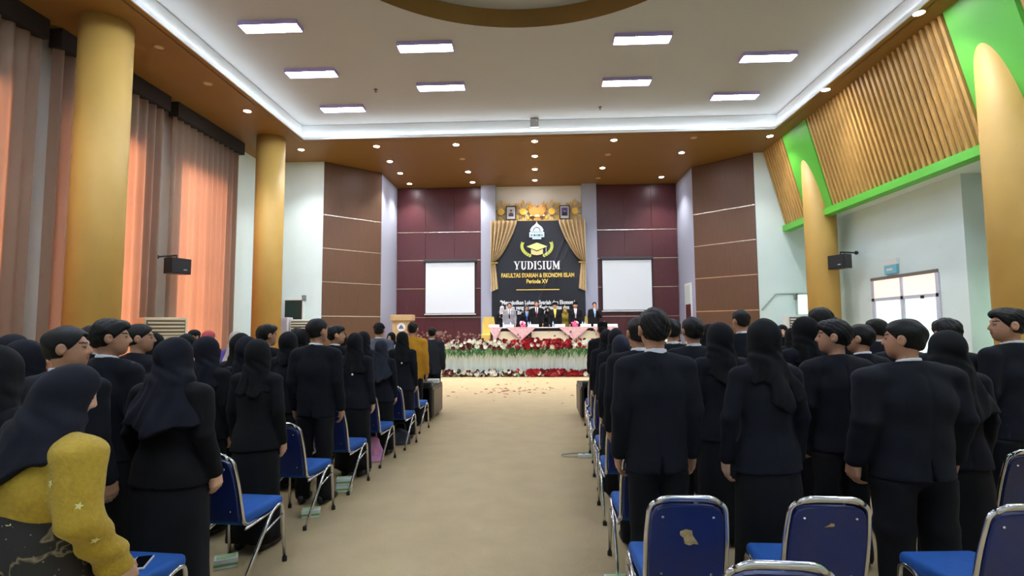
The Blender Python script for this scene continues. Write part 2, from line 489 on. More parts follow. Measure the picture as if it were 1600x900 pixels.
SKIN = mat('skin', rgb(176,128,100), .55, var=.06, vscale=30)
SKIN_PALE = mat('skin_fair', rgb(205,160,135), .55, var=.05, vscale=30)
BROW = mat('brow_and_eyes', rgb(28,20,18), .5)
LIP = mat('lips', rgb(150,84,76), .5)
HAIR = mat('black_hair', rgb(13,11,12), .55, var=.4, vscale=60, bump=.5, bscale=160, spec=.25)
CLOTH = {}
def cloth(key):
    cols = {'navy': (14,16,26), 'black': (10,10,15), 'char': (40,41,48), 'mustard': (188,132,34), 'grey': (128,128,134), 'ltgrey': (188,188,192), 'olive': (128,112,40),
            'beige': (176,166,158), 'yellowblouse': (176,143,34), 'hijabnavy': (18,19,31), 'hijabblack': (11,12,17), 'hijabslate': (36,38,50), 'rose': (168,74,82), 'white': (232,232,236), 'darkblue': (26,34,70),
            'trouser': (12,12,17), 'skirt': (12,12,16), 'blue': (60,92,160), 'ltblue': (150,178,220), 'maroon': (84,34,48), 'yellow': (226,206,90), 'slate': (88,94,108), 'gold': (214,170,60), 'violet': (88,70,150)}
    if key not in CLOTH:
        c = cols[key]
        if key == 'yellowblouse':
            m = mat('cloth_'+key, rgb(*c), .8, var=.10, vscale=60, bump=.35, bscale=90, sheen=.1)
        else:
            m = mat('cloth_'+key, rgb(*c), .85, var=.12, vscale=9, bump=.15, bscale=350, spec=.25)
        CLOTH[key] = m
    return CLOTH[key]

FIGC = {}
def fig_meshes(key, lod):
    """key: (sex, ws, yaw, pitch, armL, armR, ph, lean, hair, hijab, cap, front)"""
    k = (key, lod)
    if k in FIGC: return FIGC[k]
    sex, ws, yaw, pitch, aL, aR, ph, lean, hair, hij, cp, front, hem = key
    g = Fig(sex, ws, yaw, pitch, aL, aR, ph, lean, hem)
    hb = (.011, .017, .024)[lod]; hh = (.0075, .011, .015)[lod]; hx = (.006, .010, .014)[lod]
    ly = lean*.6+.02 if lean else 0
    R = {}
    parts = [sdf_np(lambda P: g.head(P), (-.14,-.18,1.38),(.14,.18+ly,1.76), hh), sdf_np(lambda P: g.body_low(P), (-.40*ws,-.25,.03),(.40*ws,.34+ly,1.46), .034)]
    for sd in (-1, 1):
        a, e, wr = g.arm_pts(sd); c = np.array(wr)*np.array([ws, ws, 1])
        parts.append(sdf_np(lambda P: g.hand(P, sd), c-np.array([.20,.20,.24]), c+np.array([.20,.22,.22]), hx))
    V = np.concatenate([p[0] for p in parts]); o = 0; Fl = []
    for p in parts: Fl.append(p[1]+o); o += len(p[0])
    F = np.concatenate(Fl); me = mesh_np('person', V, F)
    for m_ in (SKIN if sex == 'm' else SKIN_PALE, BROW, LIP): me.materials.append(m_)
    nh = len(parts[0][1]); cen = V[F[:nh]].mean(1); q = np.stack(g.head_c((cen[:,0], cen[:,1], cen[:,2])), 1)
    mi = np.zeros(len(F), dtype=np.int32)
    ax = np.abs(q[:,0]); fr = q[:,1] > .055
    eye = fr & (((ax-.030)/.014)**2 + ((q[:,2]-1.596)/.0065)**2 < 1)
    br = fr & (np.abs(ax-.032) < .019) & (np.abs(q[:,2]-1.621) < .0045)
    lip = fr & (((ax)/.022)**2 + ((q[:,2]-1.535)/.009)**2 < 1) & (q[:,1] > .075)
    mi[:nh][eye | br] = 1; mi[:nh][lip] = 2
    me.polygons.foreach_set('material_index', mi)
    R['body'] = me
    R['jacket'] = sdf_mesh('jacket', g.jacket, (-.42*ws,-.27*ws,.74),(.42*ws,.36*ws+ly,1.50), hb)
    if sex == 'm':
        R['trousers'] = sdf_mesh('trousers', g.trousers, (-.24*ws,-.17*ws,.02),(.24*ws,.17*ws,1.0), hb*1.5)
        R['collar'] = sdf_mesh('shirt_collar', g.collar, (-.1,-.13,1.40),(.1,.10+ly,1.54), (.006,.009,.012)[lod])
    if front and sex == 'm':
        R['shirt_front'] = sdf_mesh('shirt_front', lambda P: g.shirt_front(P, .004, .060, .012), (-.1,.0,1.08),(.1,.2,1.48), .009)
        R['tie'] = sdf_mesh('tie', lambda P: g.shirt_front(P, .012, .018, .026, 1.09), (-.06,.0,1.08),(.06,.22,1.45), .009)
    if hij: R['hijab'] = sdf_mesh('hijab', lambda P: g.hijab(P, hij), (-.30*ws,-.25,1.07),(.30*ws,.26+ly,1.75), (.0095,.014,.02)[lod])
    elif hair: R['hair'] = sdf_mesh('hair', lambda P: g.hair(P, hair), (-.13,-.17,1.47),(.13,.17+ly,1.77), (.0065,.010,.014)[lod])
    if cp: R['cap'] = sdf_mesh('cap', lambda P: g.cap(P, cp), (-.13,-.17,1.58),(.13,.24+ly,1.78), (.0075,.011,.013)[lod])
    if sex == 'w': R['skirt'] = skirt_mesh(ph, ws, (hem+.12)/.99 if hem else 1.0)
    FIGC[k] = R
    return R
def sdf_np(fn, lo, hi, h): return surface_nets(lambda X, Y, Z: fn((X, Y, Z)), lo, hi, h)

def person(label, sex, x, y, h, z0=0.0, rot=0.0, yaw=0, pitch=0, ws=1.0, aL='down', aR='down', ph=0.0, lean=0.0, hair='short', hijab=None, cap=None, front=False,
           top='navy', bottom=None, hcol='hijabblack', tie='black', shirt='white', lod=None, group=None, collar=True, capcol='black', hem=None):
    if sex == 'w' and hijab is None: hijab = 'mid'
    if sex == 'w': hair = None
    if lod is None: lod = 0 if y < 4.7 else (1 if y < 8.3 else 2)
    R = fig_meshes((sex, ws, yaw, pitch, aL, aR, ph, lean, hair, hijab, cap, front, hem), lod)
    o = link('person', R['body'], None, loc=(x, y, z0), rot=(0, 0, rot), scale=h/1.70)
    tag(o, label, 'person', group)
    def ch(name, me, m):
        c = bpy.data.objects.new(name, me); COL.objects.link(c); c.parent = o
        if len(me.materials) == 0: me.materials.append(m)
        c.material_slots[0].link = 'OBJECT'; c.material_slots[0].material = m
        return c
    ch('jacket', R['jacket'], cloth(top))
    if 'trousers' in R: ch('trousers', R['trousers'], cloth(bottom or 'trouser'))
    if 'skirt' in R: ch('skirt', R['skirt'], cloth(bottom or 'skirt') if not isinstance(bottom, bpy.types.Material) else bottom)
    if 'collar' in R and collar: ch('shirt_collar', R['collar'], cloth(shirt))
    if 'shirt_front' in R: ch('shirt_front', R['shirt_front'], cloth(shirt))
    if 'tie' in R and tie: ch('tie', R['tie'], cloth(tie))
    if 'hair' in R: ch('hair', R['hair'], HAIR)
    if 'hijab' in R: ch('hijab', R['hijab'], cloth(hcol))
    if 'cap' in R: ch('cap', R['cap'], cloth(capcol))
    for sd in (-1, 1):
        s_ = ch('shoe', shoe_mesh(), mat('shoe_leather', rgb(14,14,16), .35)); s_.location = (sd*.105*ws, 0.02, 0); s_.rotation_euler = (0, 0, -sd*.15)
    return o
# ------------------------------------------------------------------ the hall
WALLC = mat('wall_paint', rgb(214,230,230), .75, var=.02, vscale=1.5)
CEILC = mat('ceiling_paint', rgb(173,176,178), .85)
COVEC = mat('cove_paint', rgb(226,230,232), .8)
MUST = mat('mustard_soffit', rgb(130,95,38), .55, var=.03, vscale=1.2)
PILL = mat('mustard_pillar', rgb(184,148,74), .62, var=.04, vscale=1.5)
GREEN = mat('green_paint', rgb(92,184,60), .5)
GREYW = mat('grey_wall_paint', rgb(158,164,182), .7)
CREAM = mat('cream_wall', rgb(226,222,212), .75)
TERRA = mat('terracotta_dado', rgb(176,106,62), .6, var=.1, vscale=6)
CHROME = mat('chrome', rgb(225,225,230), .16, 1.0)
ALU = mat('aluminium', rgb(200,202,208), .35, .8)
BLACKP = mat('black_plastic', rgb(16,16,18), .4)
WHITEP = mat('white_plastic', rgb(225,226,226), .45)
WOODS = mat('slat_wood', rgb(186,146,80), .5, var=.15, vscale=5, stretch=(3, 8, .8))
STRIP = mat('metal_strip', rgb(226,214,196), .22, .9, bump=.25, bscale=9)
BROWN = mat('brown_panel', rgb(90,62,43), .42, var=.14, vscale=10, stretch=(6, 6, .25))
PURP = mat('maroon_panel', rgb(76,31,37), .38, var=.16, vscale=12, stretch=(8, 8, .3), bump=.05, bscale=3)
def floor_mat():
    m = mat('carpet_tan', rgb(182,160,122), .8, var=.05, vscale=3, bump=.25, bscale=120, spec=.25)
    nt = m.node_tree; b = nt.nodes['Principled BSDF']
    n = nt.nodes.new('ShaderNodeTexNoise'); n.inputs['Scale'].default_value = 95; n.inputs['Detail'].default_value = 2
    src = b.inputs['Base Color'].links[0].from_socket
    mx = nt.nodes.new('ShaderNodeMix'); mx.data_type = 'RGBA'; mx.blend_type = 'MULTIPLY'; mx.inputs[0].default_value = .22
    mp = [k for k in nt.nodes if k.type == 'MAPPING'][0]; nt.links.new(mp.outputs[0], n.inputs['Vector'])
    nt.links.new(src, mx.inputs[6]); nt.links.new(n.outputs['Fac'], mx.inputs[7]); nt.links.new(mx.outputs[2], b.inputs['Base Color'])
    return m
Y0, YB, ZC, ZS = -5.0, 21.65, 8.0, 7.5     # rear wall, stage wall, ceiling, soffit
YF = 15.72; XE = 7.12; YR = -3.0           # edge of the raised ceiling
XL, XR = -9.55, 10.0

struct(MB().box(-10.5,10.8,Y0-.2,YB+.3,-.12,0).build('floor', floor_mat()))
struct(MB().box(XL-.2,XL,Y0,18.0,0,ZS+.2).build('wall_left', WALLC))
struct(MB().box(XL-.2,-7.35,17.88,18.08,0,ZS+.2).build('wall_front_left', WALLC))
struct(MB().box(7.36,XR+.2,17.88,18.08,0,ZS+.2).build('wall_front_right', WALLC))
struct(MB().box(XR,XR+.2,Y0,17.9,0,ZS+.2).build('wall_right', WALLC))
struct(MB().box(XL-.2,XR+.2,Y0-.2,Y0,0,ZC+.6).build('wall_rear', WALLC))
struct(MB().box(-6.0,6.0,YB,YB+.2,0,ZS+.2).build('wall_stage', CREAM))
# right-hand block between the two pillars, with its double door
blk = struct(MB().box(9.0,XR,11.46,16.2,1.06,4.95).build('wall_right_block', WALLC))
struct(MB().box(8.985,XR,11.44,16.21,0,1.06).build('trim_1', TERRA))
struct(MB().box(8.8,XR,3.2,8.0,0,4.9).build('wall_right_near_block', WALLC))
# angled side walls of the stage
def angled(x0, y0, x1, y1, th, z0, z1, gap=0.0):
    dx, dy = x1-x0, y1-y0; L = math.hypot(dx, dy); ux, uy = dx/L, dy/L; nx, ny = -uy*th, ux*th
    x0, y0, x1, y1 = x0+ux*gap, y0+uy*gap, x1-ux*gap, y1-uy*gap
    return [(x0,y0),(x1,y1),(x1+nx,y1+ny),(x0+nx,y0+ny)], z0, z1
ROWZ = [0.0, 0.95, 2.10, 3.28, 4.45, 5.62, 7.5]
for sd, nm in ((-1, 'wall_stage_left'), (1, 'wall_stage_right')):
    wl = struct(empty(nm, (0, 0, 0)))
    if sd < 0: a, b = (-7.36, 17.88), (-5.76, 19.42)
    else: a, b = (5.76, 19.42), (7.36, 17.88)
    poly, z0, z1 = angled(a[0], a[1], b[0], b[1], .12, 0, ZS+.1)
    MB().prism(poly, z0, z1).build('backing', BROWN, wl)
    o_ = .03
    dx, dy = b[0]-a[0], b[1]-a[1]; L = math.hypot(dx, dy); nx, ny = dy/L*o_, -dx/L*o_
    for k in range(6):
        poly, _, _ = angled(a[0]+nx, a[1]+ny, b[0]+nx, b[1]+ny, o_-.002, 0, 1, .01)
        zz = ROWZ if sd < 0 else [z + (.1 if 0 < i < 6 else 0) for i, z in enumerate(ROWZ)]
        MB().prism(poly, zz[k]+.015, zz[k+1]-.015).build('panel', BROWN, wl)
        if 0 < k:
            poly, _, _ = angled(a[0]+nx*1.15, a[1]+ny*1.15, b[0]+nx*1.15, b[1]+ny*1.15, o_*.8, 0, 1, .01)
            MB().prism(poly, zz[k]-.014, zz[k]+.014).build('metal_strip', STRIP, wl)
    x_ = sd*5.76
    struct(MB().box(min(x_, x_+sd*.12), max(x_, x_+sd*.12), 19.42, YB, 0, ZS+.1).build('wall_wing_left' if sd < 0 else 'wall_wing_right', GREYW))
# small door in the right wing wall
d_ = struct(empty('door_3', (5.76, 20.3, .95)))
MB().box(-.03,.0,-.42,.42,0,2.35).build('door_frame', WHITEP, d_)
MB().box(-.045,-.03,-.33,.30,0.02,1.55).build('door_leaf', mat('door_maroon', rgb(84,34,36), .5), d_)
MB().box(-.04,-.03,-.33,.33,1.62,2.28).build('pane', mat('pale_green_glass', rgb(205,224,214), .2), d_)
# maroon panels left and right of the banner
for sd, nm in ((-1, 'trim_2'), (1, 'trim_3')):
    wl = struct(empty(nm, (0, 0, 0)))
    xs = [-5.74, -4.55, -3.36, -2.22] if sd < 0 else [2.48, 3.60, 4.72, 5.74]
    for i in range(3):
        for k in range(1, 6):
            MB().box(xs[i]+.006, xs[i+1]-.006, YB-.06, YB-.02, ROWZ[k]+.012, ROWZ[k+1]-.012).build('panel', PURP, wl)
    for k in range(2, 6):
        MB().box(xs[0], xs[-1], YB-.066, YB-.02, ROWZ[k]-.012, ROWZ[k]+.012).build('metal_strip', STRIP, wl)
    MB().box(xs[0], xs[-1], YB-.02, YB, 0, ZS).build('backing', mat('dark_joint', rgb(40,20,22), .7), wl)
for x0, x1, n in ((-2.22, -1.62, 4), (1.90, 2.48, 5)):
    struct(MB().box(x0, x1, YB-.30, YB, 0, ZS, ).build('trim_%d' % n, GREYW))
# stage platform
STZ = 0.95
struct(MB().prism([(-5.76,18.55),(5.76,18.55),(5.76,YB),(-5.76,YB)], 0, STZ).build('stage_floor', mat('stage_carpet', rgb(120,60,50), .85)))

# ceiling with round recess, cove and soffit
CX, CY, CR = -0.2, 6.75, 4.05
bm_v = []; bm_f = []; N = 96
x0, x1, y0, y1 = -XE-.12, XE+.12, YR-.12, YF+.12
angs = sorted(set([2*math.pi*k/N for k in range(N)] + [math.atan2(b-CY, a-CX) % (2*math.pi) for a in (x0, x1) for b in (y0, y1)]))
for a in angs:
    c, s_ = math.cos(a), math.sin(a)
    t = min(((x1-CX)/c if c > 1e-9 else (x0-CX)/c if c < -1e-9 else 1e9), ((y1-CY)/s_ if s_ > 1e-9 else (y0-CY)/s_ if s_ < -1e-9 else 1e9))
    bm_v += [(CX+CR*c, CY+CR*s_, ZC), (CX+t*c, CY+t*s_, ZC)]
n = len(angs)
for i in range(n):
    j = (i+1) % n; bm_f.append((2*i, 2*j, 2*j+1, 2*i+1))
ceil = struct(MB().add(bm_v, bm_f).build('ceiling', CEILC))
ring = MB()
V = []; F = []
for k in range(N):
    a = 2*math.pi*k/N; c, s_ = math.cos(a), math.sin(a)
    V += [(CX+CR*c, CY+CR*s_, ZC-.004), (CX+CR*c, CY+CR*s_, ZC+.40), (CX+(CR+.08)*c, CY+(CR+.08)*s_, ZC+.40), (CX+(CR+.08)*c, CY+(CR+.08)*s_, ZC+.002)]
for k in range(N):
    j = (k+1) % N
    for q in range(3): F.append((4*k+q, 4*k+q+1, 4*j+q+1, 4*j+q))
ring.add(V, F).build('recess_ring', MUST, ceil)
MB().lathe([(CR+.08, 0), (CR+.08, .05)], 64, (CX, CY, ZC+.40)).build('recess_top', CEILC, ceil)
struct(MB().box(XL-.2,XR+.2,Y0,YB+.2,ZC+.65,ZC+.75).build('roof_slab', CEILC))
# soffit
sof = MB()
sof.box(XL-.2, -XE, Y0, YB+.2, ZS, ZS+.05); sof.box(XE, XR+.2, Y0, YB+.2, ZS, ZS+.05)
sof.box(-XE, XE, YF, YB+.2, ZS, ZS+.05); sof.box(-XE, XE, Y0, YR, ZS, ZS+.05)
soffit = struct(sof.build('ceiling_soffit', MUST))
cov = MB(); t_ = .14; u_ = .10
# white lip of the soffit edge, with the upright face of the cove behind it
for (a0, a1, b0, b1) in ((-XE-.02, -XE+.012, YR, YF), (XE-.012, XE+.02, YR, YF), (-XE, XE, YF-.012, YF+.02), (-XE, XE, YR-.02, YR+.012)):
    cov.box(a0, a1, b0, b1, ZS-.004, ZS+.08)
for (a0, a1, b0, b1) in ((-XE-t_-.02, -XE-t_, YR-t_, YF+t_), (XE+t_, XE+t_+.02, YR-t_, YF+t_), (-XE-t_, XE+t_, YF+t_, YF+t_+.02), (-XE-t_, XE+t_, YR-t_-.02, YR-t_)):
    cov.box(a0, a1, b0, b1, ZS, ZC)
cove = cov.build('cove', COVEC, soffit)
LED = mat('led_strip', (1,1,1,1), .5, emit=(0.86,0.93,1.0,1), epow=COVE_POWER)
for (a0, a1, b0, b1) in ((-XE-.10, -XE-.06, YR, YF), (XE+.06, XE+.10, YR, YF), (-XE, XE, YF+.06, YF+.10)):
    MB().box(a0, a1, b0, b1, ZS+.051, ZS+.065).build('led_strip', LED, soffit)

# pillars
def pillar(nm, x, y, top, r=.41):
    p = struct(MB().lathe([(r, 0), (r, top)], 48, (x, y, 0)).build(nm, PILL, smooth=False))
    me = p.data
    for f in me.polygons: f.use_smooth = abs(f.normal.z) < .5
    return p
pillar('pillar_left_near', -8.14, 9.40, ZS, .43); pillar('pillar_left_far', -8.06, 15.55, ZS, .41); pillar('pillar_left_rear', -8.14, 3.2, ZS)
pillar('pillar_right_near', 8.32, 9.42, ZS, .44); pillar('pillar_right_far', 8.32, 15.75, ZS, .42); pillar('pillar_right_rear', 8.32, 3.2, ZS)

# leaning slatted panel on the right
def PX(z): return 8.30 + (z-4.95)/(7.5-4.95)*(7.66-8.30)
def lean_box(y0, y1, z0, z1, d0, d1):
    """slab along the leaning plane; d = depth in front (-) / behind (+)"""
    return MB().add([(PX(z0)+d0,y0,z0),(PX(z0)+d1,y0,z0),(PX(z0)+d1,y1,z0),(PX(z0)+d0,y1,z0),(PX(z1)+d0,y0,z1),(PX(z1)+d1,y0,z1),(PX(z1)+d1,y1,z1),(PX(z1)+d0,y1,z1)],
                    [(0,3,2,1),(4,5,6,7),(0,1,5,4),(1,2,6,5),(2,3,7,6),(3,0,4,7)])
slp = struct(empty('wall_right_slatted', (0, 0, 0)))
lean_box(Y0, 17.9, 4.95, 7.55, .16, .22).build('backing', mat('slat_backing', rgb(226,226,216), .7), slp)
for y0, y1 in ((15.02, 16.42), (8.62, 9.90), (2.2, 3.9)):
    lean_box(y0, y1, 4.95, 7.52, -.0, .16).build('green_panel', GREEN, slp)
MB().box(8.22, 8.50, Y0, 17.9, 4.80, 4.99).build('ledge', GREEN, slp)
MB().box(8.50, XR, Y0, 17.9, 4.86, 4.95).build('ledge_soffit', WALLC, slp)
for y0, y1, nS in ((9.93, 15.0, 31), (16.46, 17.86, 9), (3.95, 8.58, 28)):
    pit = (y1-y0)/nS
    for k in range(nS):
        yy = y0 + pit*(k+.5)
        lean_box(yy-.037, yy+.037, 4.97, 7.52, .0, .07).build('slat', WOODS, slp)

# windows and curtains on the left wall
def pane_mat(name, col, p):
    return mat(name, col, .3, emit=col, epow=p)
DAY = pane_mat('daylit_pane', (1.0, .95, .86, 1), PANE_POWER)
wi = 0
CURT = bpy.data.materials.new('curtain_cloth'); CURT.use_nodes = True
nt = CURT.node_tree; nt.nodes.clear()
out = nt.nodes.new('ShaderNodeOutputMaterial'); df = nt.nodes.new('ShaderNodeBsdfDiffuse'); tr = nt.nodes.new('ShaderNodeBsdfTranslucent'); mx = nt.nodes.new('ShaderNodeMixShader')
df.inputs[0].default_value = rgb(134,121,107); tr.inputs[0].default_value = rgb(226,142,104); mx.inputs[0].default_value = .26
nt.links.new(df.outputs[0], mx.inputs[1]); nt.links.new(tr.outputs[0], mx.inputs[2]); nt.links.new(mx.outputs[0], out.inputs[0])
VAL = mat('valance_black', rgb(34,26,26), .8)
names = {0: 'taupe pleated curtain nearest the camera at left edge', 1: 'taupe pleated curtain partly hidden behind the nearest mustard pillar', 2: 'taupe pleated curtain farthest along left wall, beside the black loudspeaker'}
for i, (ya, yb) in enumerate(((5.9, 9.18), (9.50, 12.52), (12.86, 15.90))):
    wn = struct(empty('window_%d' % (i+1), (XL+.02, (ya+yb)/2, 0)))
    hw = (yb-ya)/2-.52
    for a in range(3):
        for b in range(4):
            y_0 = -hw + a*2*hw/3; z_0 = .9 + b*5.1/4
            MB().box(0, .02, y_0+.025, y_0+2*hw/3-.025, z_0+.025, z_0+5.1/4-.025).build('pane', DAY, wn)
    fr = MB()
    for a in range(4): fr.box(0, .03, -hw+a*2*hw/3-.025, -hw+a*2*hw/3+.025, .86, 6.04)
    for b in range(5): fr.box(0, .029, -hw-.025, hw+.025, .9+b*5.1/4-.025, .9+b*5.1/4+.025)
    fr.build('window_frame', ALU, wn)
    cs = MB(); cs.box(0,.16,-hw-.08,-hw-.03,.84,6.06); cs.box(0,.16,hw+.03,hw+.08,.84,6.06); cs.box(0,.16,-hw-.03,hw+.03,6.03,6.08); cs.box(0,.16,-hw-.03,hw+.03,.82,.87); cs.build('window_casing', WALLC, wn)  # added boxing behind the curtain, keeps the pane light from spreading
    cu = empty('curtain', (XL+.30, (ya+yb)/2, 0)); tag(cu, names[i], 'curtain', 'tall curtains on the left wall')
    rnd = random.Random(i); ph = [rnd.uniform(0, 6) for _ in range(4)]
    for half in range(2):
        def fn(u, v, half=half):
            L = (yb-ya)/2
            yy = -L + half*L + u*L*.998
            tight = .55+.45*v
            a = yy*2*math.pi/.25
            x = .085*math.sin(a+.9*math.sin(yy*3.1+ph[0])+ph[1]) * (0.75+.25*math.sin(yy*1.7+ph[2])) + .02*math.sin(a*.5+ph[3])*(1-v)
            if i == 2: yy += (.016 if half else -.016)*math.exp(-((v-.42)/.1)**2)*(1 if (u < .02 if half else u > .98) else 0)
            return (x, yy + .03*math.sin(yy*5+ph[2])*(1-v), .04 + v*(7.12-.04))
        g = MB().grid(fn, 130, 10).build('curtain_panel', CURT, cu, smooth=True)
    MB().box(-.11, .15, -(yb-ya)/2-.03, (yb-ya)/2+.03, 7.12, ZS-.002).build('valance', VAL, cu)
for i, (y, z) in enumerate(((9.34, 1.95), (12.69, 1.92), (16.02, 1.95))):
    hk = empty('tieback_hook', (XL, y, z)); tag(hk, ['black curtain hook on wall strip left of nearest pillar', 'black curtain hook on wall strip below the left loudspeaker', 'black curtain hook on white wall past the last curtain'][i], 'hook')
    MB().tube([(0,0,0),(.10,0,0),(.14,0,.03)], .016).build('hook', BLACKP, hk)
    MB().box(.06,.11,-.02,.02,-.75,-.02).build('strap', mat('strap_grey', rgb(120,118,112), .8), hk)

# double door in the right block
dr = struct(empty('door_1', (9.0, 13.44, 0)))
FR_ = mat('door_frame_white', rgb(196,198,214), .45)
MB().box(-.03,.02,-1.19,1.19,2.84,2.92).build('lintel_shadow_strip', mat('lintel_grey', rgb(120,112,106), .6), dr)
fm = MB()
for y in (-1.17, -.0, 1.12): fm.box(-.035,.0,y-.05,y+.05,0,2.84)
fm.box(-.035,.0,-1.2,1.17,2.30,2.38)
fm.build('door_frame', FR_, dr)
PK = pane_mat('sunlit_transom', rgb(252,214,196), .36); PW = pane_mat('frosted_daylit_glass', rgb(220,238,232), .34)
for y0, y1 in ((-1.12, -.05), (.05, 1.07)):
    MB().box(-.02,.0,y0,y1,2.38,2.84).build('transom_pane', PK, dr)
    lf = MB().box(-.03,.0,y0,y1,0.02,1.0).build('door_leaf', FR_, dr)
    MB().box(-.02,.0,y0+.06,y1-.04,1.0,2.30).build('pane', PW, dr)
MB().box(-.07,-.035,-.75,-.68,2.28,2.35).build('door_closer', BLACKP, dr)
# windows on recess walls
for nm, (cx, cy, wy, z0, z1), ax in (('window_4', (XR, 17.0, .9, .9, 2.7), 'x'), ('window_5', (XR, 10.6, .7, .9, 2.6), 'x')):
    wn = struct(empty(nm, (cx, cy, z0)))
    MB().box(-.05,.0,-wy-.06,wy+.06,-.06,z1-z0+.06).build('window_frame', ALU, wn)
    for a in (-1, 1):
        MB().box(-.06,-.05,(-wy+.03 if a < 0 else .04),(-.04 if a < 0 else wy-.03),.06,z1-z0-.06).build('pane', pane_mat('green_lit_pane', rgb(196,232,206), .8), wn)
wn = struct(empty('window_6', (-8.30, 17.88, 0)))
MB().box(-.36,.36,-.05,0,0,2.75).build('door_frame', WHITEP, wn)
MB().box(-.30,.30,-.06,-.05,1.95,2.65).build('pane', mat('dark_green_glass', rgb(34,54,50), .15), wn)
MB().box(-.30,.30,-.06,-.05,.05,1.85).build('door_leaf', mat('dark_door_glass', rgb(14,15,18), .15), wn)
dn = struct(empty('door_2', (8.95, 17.88, 0)))
MB().box(-.42,.42,-.05,0,0,2.75).build('door_frame', ALU, dn)
MB().box(-.36,.36,-.06,-.05,2.05,2.68).build('pane', pane_mat('green_lit_pane', rgb(196,232,206), .8), dn)
MB().box(-.36,.36,-.06,-.05,.05,1.98).build('door_leaf', mat('door_dark_brown', rgb(70,36,30), .5), dn)

# ------------------------------------------------------------------ lamps of the hall
TUBE = mat('fluorescent_tube', (1,1,1,1), .5, emit=(0.80,0.96,1.06,1), epow=TUBE_POWER)
REFL = mat('reflector_white', rgb(238,238,246), .4)
FRM = mat('fixture_frame', rgb(176,160,220), .4)  # violet tint imitates the lens fringe beside the bright tubes
def batten(x, y, label):
    o = empty('ceiling_light', (x, y, ZC)); tag(o, label, 'ceiling light', 'fluorescent ceiling lights')
    f = MB(); f.box(-.62,.62,-.17,-.155,-.09,0); f.box(-.62,.62,.155,.17,-.09,0); f.box(-.62,-.605,-.155,.155,-.09,0); f.box(.605,.62,-.155,.155,-.09,0)
    f.build('housing', FRM, o)
    MB().box(-.605,.605,-.155,.155,-.02,0).build('reflector', REFL, o)
    for d in (-.075, .075):
        MB().tube([(-.59,d,-.055),(.59,d,-.055)], .03, 8).build('tube', TUBE, o)
    return o
L4 = ['nearest', 'second', 'farthest']
for k, y in enumerate((10.40, 12.43, 14.56)): batten(-5.47, y, 'lit twin-tube ceiling light, %s of three in outer left column' % L4[k])
for k, y in enumerate((11.37, 13.35)): batten(-2.42, y, 'lit twin-tube ceiling light, %s of two in inner left column' % ['nearer', 'farther'][k])
for k, y in enumerate((11.30, 13.35)): batten(2.37, y, 'lit twin-tube ceiling light, %s of two in inner right column' % ['nearer', 'farther'][k])
for k, y in enumerate((12.27, 14.38)): batten(5.48, y, 'lit twin-tube ceiling light, %s of two in outer right column' % ['nearer', 'farther'][k])
for y in (8.3, 6.2, 4.1, 2.0, -.2):  # outer columns carried on out of view, added for brightness
    for x in (-5.47, 5.48): batten(x, y, 'lit twin-tube ceiling light over the rear half of the hall')
for y in (1.0, -1.2):  # inner columns behind the camera, also added to brighten the hall
    for x in (-2.42, 2.37): batten(x, y, 'lit twin-tube ceiling light over the rear half of the hall')

GLOW = mat('downlight_lens', (1,1,1,1), .4, emit=(0.97,0.94,1.0,1), epow=60.0)
DIM = mat('downlight_unlit', rgb(196,170,130), .4)
def downlight(x, y, label, lit=True, power=1.0):
    o = empty('downlight', (x, y, ZS)); tag(o, label, 'downlight', 'recessed downlights in the mustard soffit')
    MB().lathe([(.10,-.012),(.105,-.004),(.105,.0)], 20, cap=False).build('trim_ring', WHITEP if lit else DIM, o)
    MB().lathe([(.085,-.010),(.08,-.014)], 20).build('lens', GLOW if lit else DIM, o)
    if lit:
        l = bpy.data.lights.new('downlight_lamp', 'SPOT'); l.energy = SPOT_POWER*power; l.color = (1.0, .97, .95); l.spot_size = math.radians(105); l.spot_blend = .8; l.shadow_soft_size = .06
        lo = link('lamp', l, None, o, loc=(0, 0, -.03))
    return o
ROWN = {0: 'front', 1: 'second', 2: 'third', 3: 'back'}
COLN = {-5.07: 'far left', -2.5: 'left', 0.0: 'middle', 2.48: 'right', 4.93: 'far right'}
for x, ys in ((-5.07, ((16.45,0),(18.0,1),(19.42,2),(20.9,3))), (-2.5, ((16.45,0),(19.42,2),(20.85,3))), (0.0, ((16.3,0),(17.75,1),(19.25,2),(20.72,3))), (2.48, ((16.35,0),(19.25,2))), (4.93, ((17.7,1),(20.6,3)))):
    for y, r in ys: downlight(x, y, 'glowing recessed downlight above the stage, %s column, %s row' % (COLN[x], ROWN[r]))
for x, y, t in ((-2.5, 17.9, 'left'), (2.48, 17.75, 'right'), (4.93, 16.3, 'far right'), (2.48, 20.6, 'back right')): downlight(x, y, 'unlit recessed downlight above the stage, %s' % t, False)
downlight(-7.68, 13.5, 'glowing downlight in left soffit between the two mustard pillars'); downlight(-7.6, 16.6, 'glowing downlight in soffit just right of the far left pillar')
downlight(7.24, 16.3, 'glowing downlight in right soffit, farthest of three', power=.6); downlight(7.22, 13.1, 'glowing downlight in right soffit, middle of three', power=.6); downlight(7.22, 9.88, 'glowing downlight in right soffit, nearest of three', power=.6)
downlight(-7.75, 10.25, 'unlit round disc in left soffit right of nearest pillar', False); downlight(-7.75, 11.9, 'unlit small disc in left soffit between the pillars', False)
for x, y in ((-7.7, 7.0), (-7.7, 3.5), (7.22, 6.7), (7.22, 3.5)): downlight(x, y, 'glowing recessed downlight over the rear half of the hall', power=.6)

